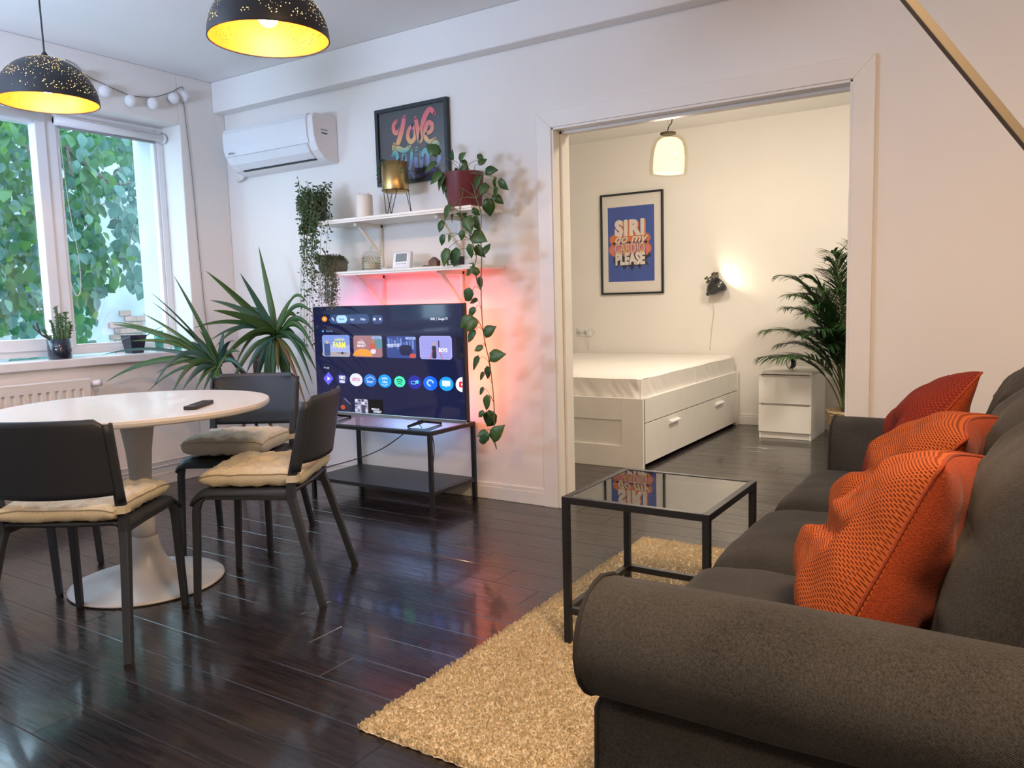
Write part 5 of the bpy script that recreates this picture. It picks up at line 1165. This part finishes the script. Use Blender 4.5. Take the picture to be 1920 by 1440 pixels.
# slanting brass arm, top right
fl2 = thing('floor_lamp', 'brass coloured slanting lamp arm crossing the top right corner', 'lamp', (.55, 1.5, 0))
ra_ = at(1703, 0, 1, 1.5); rb_ = at(1920, 262, 1, 1.5); dv = (rb_ - ra_).normalized()
MB().tube([ra_ - dv * .22, rb_ + dv * .72],   .0072, 4, square=True, up=(.35, -1, .15)).build('arm', BRASS, fl2, bevel=.001)
e_ = rb_ + dv * .72
MB().tube([e_, (e_.x + .02, 1.5, .02)], .012, 12).build('pole', BRASS, fl2, smooth=True); MB().lathe([(.001, 0), (.14, 0), (.14, .015), (.02, .022), (.001, .022)], (e_.x + .02, 1.5, 0), 32).build('base', BLACKM, fl2)

# ================================================================== bedroom
bX, bY, bL, bW = -2.061, 4.767, 2.075, 1.66
bd = thing('bed', 'white storage bed with drawers and a panelled foot end', 'bed', (bX - bW / 2, bY + bL / 2, 0))
MB().box(bX - .055, bY + .03, 0.02, bX - .02, bY + bL, .30).build('divider', WHITE, bd, bevel=.002)
MB().box(bX - bW, bY + .03, .02, bX - bW + .02, bY + bL, .47).build('side_rail', WHITE, bd, bevel=.002)
MB().box(bX - .035, bY + .025, .305, bX - .003, bY + bL, .468).build('side_rail', WHITE, bd, bevel=.002)
mb = MB(); mb.box(bX - bW, bY + .012, .0, bX, bY + .035, .47); 
mb.box(bX - .155, bY, 0, bX, bY + .014, .47); mb.box(bX - bW, bY, 0, bX - bW + .155, bY + .014, .47); mb.box(bX - bW + .155, bY, .32, bX - .155, bY + .014, .47); mb.box(bX - bW + .155, bY, 0, bX - .155, bY + .014, .15); mb.build('footboard', WHITE, bd, bevel=.0025)
MB().box(bX - .04, bY + .02, 0, bX, bY + .034, .47).box(bX - .04, bY + bL - .02, 0, bX + .003, bY + bL, .47).build('corner_post', WHITE, bd, bevel=.002)
for i in range(2):
    y0 = bY + .038 + i * (bL - .06) / 2; y1 = y0 + (bL - .06) / 2 - .004
    dr = MB().box(bX - .02, y0, .028, bX - .002, y1, .298).build('drawer', WHITE, bd, bevel=.0015)
    ym = (y0 + y1) / 2; MB().prism([(0, 0), (.026, -.008), (.028, -.018), (.020, -.020), (.012, -.028), (0, -.03)], lambda a, b: (bX - .002 + a, ym - .085, .268 + b), lambda a, b: (bX - .002 + a, ym + .085, .268 + b)).build('handle', PVC, dr, bevel=.002)
MB().box(bX - bW + .02, bY + .035, .25, bX - .035, bY + bL, .30).build('slat_base', WHITE, bd)
mt_ = thing('mattress', 'mattress in a creased white fitted sheet on the bed', 'mattress', (bX - bW / 2, bY + bL / 2, .42))
def mfn(kind):
    x0, x1, y0, y1, z0_, z1_ = bX - bW + .03, bX - .032, bY + .045, bY + bL - .01, .40, .615
    def top(u, v):
        a, b = u * 2 - 1, v * 2 - 1; x = (x0 + x1) / 2 + a * (x1 - x0) / 2; y = (y0 + y1) / 2 + b * (y1 - y0) / 2
        ea = max(0, abs(a) - .97) / .03; eb = max(0, abs(b) - .975) / .025; drop = .022 * (min(1, ea) ** 2 + min(1, eb) ** 2)
        return (x, y, z1_ - drop + .004 * noise.noise(Vector((x * 3, y * 3, 0))))
    def side(u, v):
        if kind == 'front': x = x0 + (x1 - x0) * u; y = y0; d = (0, -1)
        else: x = x1; y = y0 + (y1 - y0) * u; d = (1, 0)
        z = z1_ - .022 - (z1_ - .022 - z0_) * v; s = x if kind == 'front' else y
        cr = abs(noise.noise(Vector((s * 16 + (z - z1_) * 14, z * 5, 2)))); cc = min(abs(s - (x1 if kind == 'front' else y0)), .7)
        amp = .004 + .010 * math.exp(-(cc / .18) ** 2) + (.007 if kind != 'front' and .5 < u < .8 else 0)
        w = amp * (1 - 2.2 * cr) * (.4 + v * .9) + .004
        if v > .85: w -= .012 * (v - .85) / .15
        if min(u, 1 - u) < .01: w = 0.0
        return (x + d[0] * w, y + d[1] * w, z)
    return top, side
topf, fr = mfn('front'); _, sd = mfn('side'); mb = MB(); mb.grid(topf, 50, 50); mb.grid(fr, 200, 14, flip=True); mb.grid(sd, 240, 14, flip=True); mb.box(bX - bW + .035, bY + .05, .40, bX - .04, bY + bL - .015, .58)
mb.build('fitted_sheet', SHEET, mt_, smooth=True)
# nightstand
NX, NY, NW, ND, NH = -1.722, 6.254, .40, .515, .531
ns = thing('nightstand', 'white two-drawer nightstand by the bedroom wall', 'nightstand', (NX + NW / 2, NY + ND / 2, 0))
MB().box(NX, NY, NH - .022, NX + NW, NY + ND, NH).build('top', WHITE, ns, bevel=.0015)
MB().box(NX + .003, NY + .012, 0, NX + .018, NY + ND, NH - .022).box(NX + NW - .018, NY + .012, 0, NX + NW - .003, NY + ND, NH - .022).box(NX + .018, NY + ND - .01, .0, NX + NW - .018, NY + ND, NH - .022).box(NX + .018, NY + .03, .01, NX + NW - .018, NY + .045, .5).build('carcass', WHITE, ns, bevel=.001)
MB().box(NX + .018, NY + .022, .002, NX + NW - .018, NY + .034, .055).build('plinth', WHITE, ns)
for z0_, z1_ in ((.055, .262), (.280, .487)): MB().box(NX + .001, NY, z0_, NX + NW - .001, NY + .018, z1_).build('drawer_front', WHITE, ns, bevel=.0015)
ck = at(1481, 690, 2, NH); ck = Vector((-1.53, 6.46, NH))
cl = thing('alarm_clock', 'small black twin-bell alarm clock on the nightstand', 'clock', ck); T = Matrix.Translation(ck + Vector((0, 0, .052))) @ Matrix.Rotation(math.radians(-50), 4, 'Z') @ Matrix.Rotation(math.radians(90), 4, 'X')
MB().lathe([(.001, -.03), (.040, -.03), (.044, -.024), (.046, .010), (.044, .014), (.040, .012), (.001, .008)], (0, 0, 0), 28, T=T).build('case', NAVY, cl, smooth=True, local=False)
MB().lathe([(.001, .009), (.0405, .009), (.0405, .0115), (.001, .0125)], (0, 0, 0), 28, T=T).build('dial', WAX, cl, smooth=False)
for s, w in ((.0, .022), (2.0, .032)): Tt = T @ Matrix.Rotation(s, 4, 'Z'); MB().box(-.0012, 0, .0125, .0012, w, .0135, T=Tt).build('clock_hand', BPOT, cl)
for s in (-1, 1):
    p = T @ Vector((s * .022, .050, -.008)); MB().sphere(p, .016, 12, 8).build('bell', NAVY, cl, smooth=True); MB().tube([T @ Vector((s * .02, -.038, -.005)), T @ Vector((s * .028, -.051, -.005))], .003, 6).build('foot', BPOT, cl)
# poster
pa, pb_ = at(1127, 367, 1, B), at(1246, 547, 1, B); PX0, PX1, PZ0, PZ1 = -3.372, -2.748, 1.165, 2.095
po, py_ = frame('framed_poster', 'tall black framed blue poster with retro lettering on the bedroom wall', PX0, PX1, PZ0, PZ1, B, .017, .03, FB, plain('white_mat_board', (.80, .76, .72), .8, var=.01))
sx0, sx1, sz0, sz1 = PX0 + .072, PX1 - .088, PZ0 + .118, PZ1 - .122
BLU = plain('blue_poster_ink', (.045, .10, .42), .5); mats = [BLU, plain('cream_ink', (.80, .72, .66), .5), plain('orange_ink', (.70, .20, .06), .5), plain('navy_ink', (.015, .022, .07), .5), plain('pink_ink', (.72, .22, .30), .5), plain('violet_ink', (.16, .07, .30), .5), plain('tan_ink', (.72, .48, .22), .5)]
mb = MB(); mb.box(sx0, py_ - .0004, sz0, sx1, py_ + .0004, sz1, 0); cxp = (sx0 + sx1) / 2 - .01; YY = py_ - .0012
zS = PZ1 - .345
poly = [(-.17, -.28), (-.13, -.34), (-.10, -.29), (-.06, -.36), (-.02, -.31), (.02, -.37), (.06, -.31), (.10, -.36), (.12, -.30), (.19, -.33), (.16, -.27), (.21, -.24), (.15, -.12), (-.16, -.12)]
mb.prism([(cxp + a, zS + b) for a, b in poly], lambda a, b: (a, YY + .0004, b), lambda a, b: (a, YY + .0006, b), 3)
for (z, w, h, m) in ((-.075, .36, .10, 2), (-.165, .38, .13, 2)): rrect(mb, cxp, zS + z, w, h, .03, YY, m)
for s in (-1, 1): disc(mb, cxp + s * .165, zS - .075, .04, YY + .0001, 2); disc(mb, cxp + s * .17, zS - .17, .045, YY + .0001, 2); disc(mb, cxp + s * .17, zS - .17, .028, YY - .0001, 4)
rrect(mb, cxp, zS - .165, .31, .115, .006, YY - .0003, 5); rrect(mb, cxp, zS - .165, .295, .098, .004, YY - .0005, 4)
mb.mesh(text_mesh('SIRI', .075, 0, 1.15), XZ(cxp + .012, YY + .0002, zS + .012, .165, .185), 2); mb.mesh(text_mesh('SIRI', .065, 0, 1.15), XZ(cxp, YY - .0008, zS + .02, .165, .185), 1)
mb.mesh(text_mesh('do my', .02, .35), XZ(cxp + .003, YY - .0006, zS - .078, .125, .12), 3); mb.mesh(text_mesh('do my', .02, .35), XZ(cxp, YY - .001, zS - .074, .125, .12), 1)
mb.mesh(text_mesh('CARDIO', .05), XZ(cxp + .004, YY - .0008, zS - .168, .082, .12), 5); mb.mesh(text_mesh('CARDIO', .03), XZ(cxp, YY - .0011, zS - .165, .082, .12), 6)
mb.mesh(text_mesh('PLEASE', .07), XZ(cxp + .006, YY - .0006, zS - .268, .095, .145), 3); mb.mesh(text_mesh('PLEASE', .06), XZ(cxp, YY - .001, zS - .262, .095, .145), 1)
mb.build('printed_poster', mats, po)
# bedroom pendant
lp = Vector((-2.125, 5.4, 0)); lz0, lz1 = at(1254, 328, 1, 5.4).z, at(1254, 252, 1, 5.4).z; lh = lz1 - lz0
bl_ = thing('glass_pendant', 'bedroom pendant lamp with a clear glass dome round a glowing opal shade', 'lamp', (lp.x, lp.y, lz0))
def dome(r0, h, e=.0): return [(r0 * .96, 0), (r0, h * .15), (r0 * .99, h * .45), (r0 * .92, h * .70), (r0 * .78, h * .88), (r0 * .52, h * .97), (r0 * .2, h), (.02, h)]
tl = Matrix.Rotation(math.radians(3), 4, 'Y')
MB().open_lathe(dome(.135, lh), (lp.x, lp.y, lz0), 40, T=tl).build('glass_dome', pane_mat('smoky_glass', (.93, .90, .80)), bl_, smooth=True)
MB().lathe([(.001, .012)] + [(a, b * .90 + .012) for a, b in dome(.108, lh * .98)], (lp.x, lp.y, lz0), 36, T=tl).build('opal_shade', bulb_mat('opal_glow', (1, .80, .46), 1.5), bl_, smooth=True)
MB().lathe([(.001, 0), (.055, 0), (.055, .012), (.001, .015)], (lp.x, lp.y, lz0 + lh), 24).build('top_disc', BRASS, bl_, smooth=True)
MB().tube(cat([(lp.x - .01, lp.y, lz0 + lh + .01), (lp.x + .01, lp.y, lz0 + lh + .06), (lp.x + .03, lp.y, lz0 + lh + .10), (lp.x + .03, lp.y, 2.60)], 6), .004, 6).build('cord', CORDB, bl_, smooth=True)
MB().tube([(lp.x, lp.y, lz0 + lh), (lp.x, lp.y, 2.60)], .0012, 5).build('suspension_wire', STEEL, bl_)
lamp('POINT', (lp.x, lp.y, lz0 - .05), (1, .85, .68), 27, shadow_soft_size=.10, name='glass_pendant_light')
lamp('AREA', (-.6, 4.6, 2.55), (1, .85, .68), 36, (-.9, 5.2, 0), shape='DISK', size=.5, name='added_bedroom_fill')  # soft light added out of view to brighten the bedroom
# wall lamp
wl = thing('wall_lamp', 'black clip-on wall lamp with brass joints beside the poster', 'lamp', (-2.30, B - .06, 1.2))
w0 = at(1343, 517, 1, B - .01); mb = MB().box(w0.x - .018, B - .018, w0.z - .03, w0.x + .018, B, w0.z + .03); mb.build('wall_plate', BRASS, wl, bevel=.003)
MB().tube([(w0.x, B - .018, w0.z), (w0.x, B - .08, w0.z + .005), (w0.x - .05, B - .10, w0.z - .03), (w0.x - .03, B - .11, w0.z - .06)], .006, 8).build('swivel_arm', BRASS, wl, smooth=True)
for dx, dz in ((-.06, -.02), (-.045, -.05), (.0, .015), (.03, .0)): MB().tube([(w0.x + dx - .012, B - .10, w0.z + dz - .008), (w0.x + dx + .012, B - .10, w0.z + dz + .012)], .008, 8).build('brass_joint', BRASS, wl, smooth=True)
w1 = at(1339, 540, 1, B - .11); dirv = Vector((.72, -.10, .62)).normalized(); T = Matrix.Translation(w1) @ Vector((0, 0, 1)).rotation_difference(dirv).to_matrix().to_4x4() @ Matrix.Scale(1.18, 4)
MB().open_lathe([(.012, -.075), (.016, -.06), (.030, -.05), (.048, -.02), (.058, .01), (.074, .05), (.076, .055), (.072, .052), (.055, .012), (.044, -.018), (.02, -.045)], (0, 0, 0), 28, T=T).build('shade', plain('black_enamel', (.02, .021, .024), .3, coat=.3), wl, smooth=True)
MB().sphere(T @ Vector((0, 0, .005)), .025, 12, 8).build('bulb', bulb_mat('wall_bulb', (1, .85, .6), 3), wl, smooth=True)
ws = lamp('SPOT', T @ Vector((0, 0, .045)), (1, .82, .56), 2.2, T @ Vector((0, .12, 1)), spot_size=math.radians(150), spot_blend=.5, shadow_soft_size=.03, name='wall_lamp_light')
MB().tube(cat([w1 - dirv * .07, at(1338, 580, 1, B - .02), at(1335, 610, 1, B - .008), at(1331, 655, 1, B - .006)], 6), .003, 6).build('cord', CORDW, wl, smooth=True)
# socket
s0 = at(1095, 622, 1, B); so_ = thing('wall_socket', 'white double wall socket with two plugs above the bed', 'socket', (s0.x, B, s0.z))
MB().box(s0.x - .075, B - .010, s0.z - .04, s0.x + .075, B, s0.z + .04).build('plate', PVC, so_, bevel=.003)
for s in (-1, 1): MB().tube([(s0.x + s * .033, B - .010, s0.z), (s0.x + s * .033, B - .030, s0.z)], .019, 14).build('plug', CORDW, so_, smooth=True)
MB().tube(cat([(s0.x + .035, B - .03, s0.z), (s0.x + .06, B - .04, s0.z - .04), (s0.x + .065, B - .02, s0.z - .16)], 5), .003, 6).build('cable', CORDW, so_, smooth=True)
MB().tube(cat([(s0.x + .033, B - .03, s0.z), (s0.x + .09, B - .03, s0.z + .035), (s0.x + .13, B - .02, s0.z), (s0.x + .09, B - .02, s0.z - .04), (s0.x + .055, B - .02, s0.z - .03)], 5), .002, 6).build('cable', CORDW, so_, smooth=True)
# palm
pcn = Vector((-1.07, 6.32, 0)); pm = thing('areca_palm', 'tall areca palm with arching fronds in a woven basket by the nightstand', 'potted plant', pcn)
MB().lathe([(.001, 0), (.115, 0), (.135, .10), (.150, .22), (.158, .25), (.150, .25), (.142, .22), (.001, .20)], pcn, 36).build('basket', BASKET, pm, smooth=True)
mb = MB()
for k in range(13): zz = .012 + k * .0185; rr_ = .117 + .037 * (k / 12); mb.tube([pcn + Vector((rr_ * math.cos(a), rr_ * math.sin(a), zz + .003 * math.sin(a * 16 + (k % 2) * math.pi))) for a in [2 * math.pi * j / 64 for j in range(65)]], .006, 5)
mb.build('woven_strands', BASKET, pm, kind='stuff', smooth=True)
MB().lathe([(.001, .19), (.140, .19), (.140, .215), (.001, .22)], pcn, 24).build('soil', SOIL, pm)
random.seed(5)
tips = [(-.62, -.1, .64), (-.55, -.25, .86), (-.48, .1, 1.02), (-.30, -.1, 1.25), (-.10, -.2, 1.42), (.12, -.2, 1.45), (.3, .0, 1.30), (-.20, .15, 1.30), (.35, -.25, 1.05), (-.36, -.3, 1.12), (.0, .2, 1.5), (.25, .2, 1.2), (-.5, .0, .74), (-.42, -.35, .66), (-.05, -.35, 1.15), (.1, -.4, .9), (-.25, -.25, .98), (-.15, .0, 1.36), (.2, -.1, 1.5), (.4, -.1, .8)] + [(random.uniform(-.5, .15), random.uniform(-.4, .2), random.uniform(.75, 1.3)) for _ in range(15)]
for k, (tx, ty, tz) in enumerate(tips):
    mb = MB(); b0 = pcn + Vector((random.uniform(-.04, .04), random.uniform(-.04, .04), .2)); tip = pcn + Vector((tx, ty, tz)); tip.y = min(tip.y, B - .03)
    c1 = pcn + Vector((tx * .25, ty * .25, tz * .8 + .22)); N = 26; pts = []
    for i in range(N + 1): t = i / N; pts.append(b0 * (1 - t) ** 2 + c1 * 2 * t * (1 - t) + tip * t * t)
    mb.tube(pts, [.006 - .0045 * i / N for i in range(N + 1)], 5, 1)
    for i in range(9, N + 1):
        for q_ in (0, .5):
            if i == N and q_: continue
            p = pts[i] if not q_ else (pts[i] + pts[i + 1]) / 2; d = (pts[min(i + 1, N)] - pts[i - 1]).normalized(); sd_ = d.cross(Vector((0, 0, 1))).normalized() if abs(d.z) < .98 else Vector((1, 0, 0)); L = .24 * math.sin(math.pi * min(.95, .22 + (i - 9) / (N - 8) * .7))
            for s in (-1, 1):
                e = (sd_ * s * .75 + d * .75 + rv(.1)); e.normalize(); pe = p + e * L + Vector((0, 0, -.05 * random.random() - .02)); pe.y = min(pe.y, B - .01); ribbon(mb, p, p + e * L * .5 + Vector((0, 0, .012)), pe, .0145, 3, .3, 0)
    mb.build('frond', [PALM, plain('palm_stem', (.10, .13, .03), .5)] if k == 0 else [PALM, bpy.data.materials['palm_stem']], pm, smooth=True)
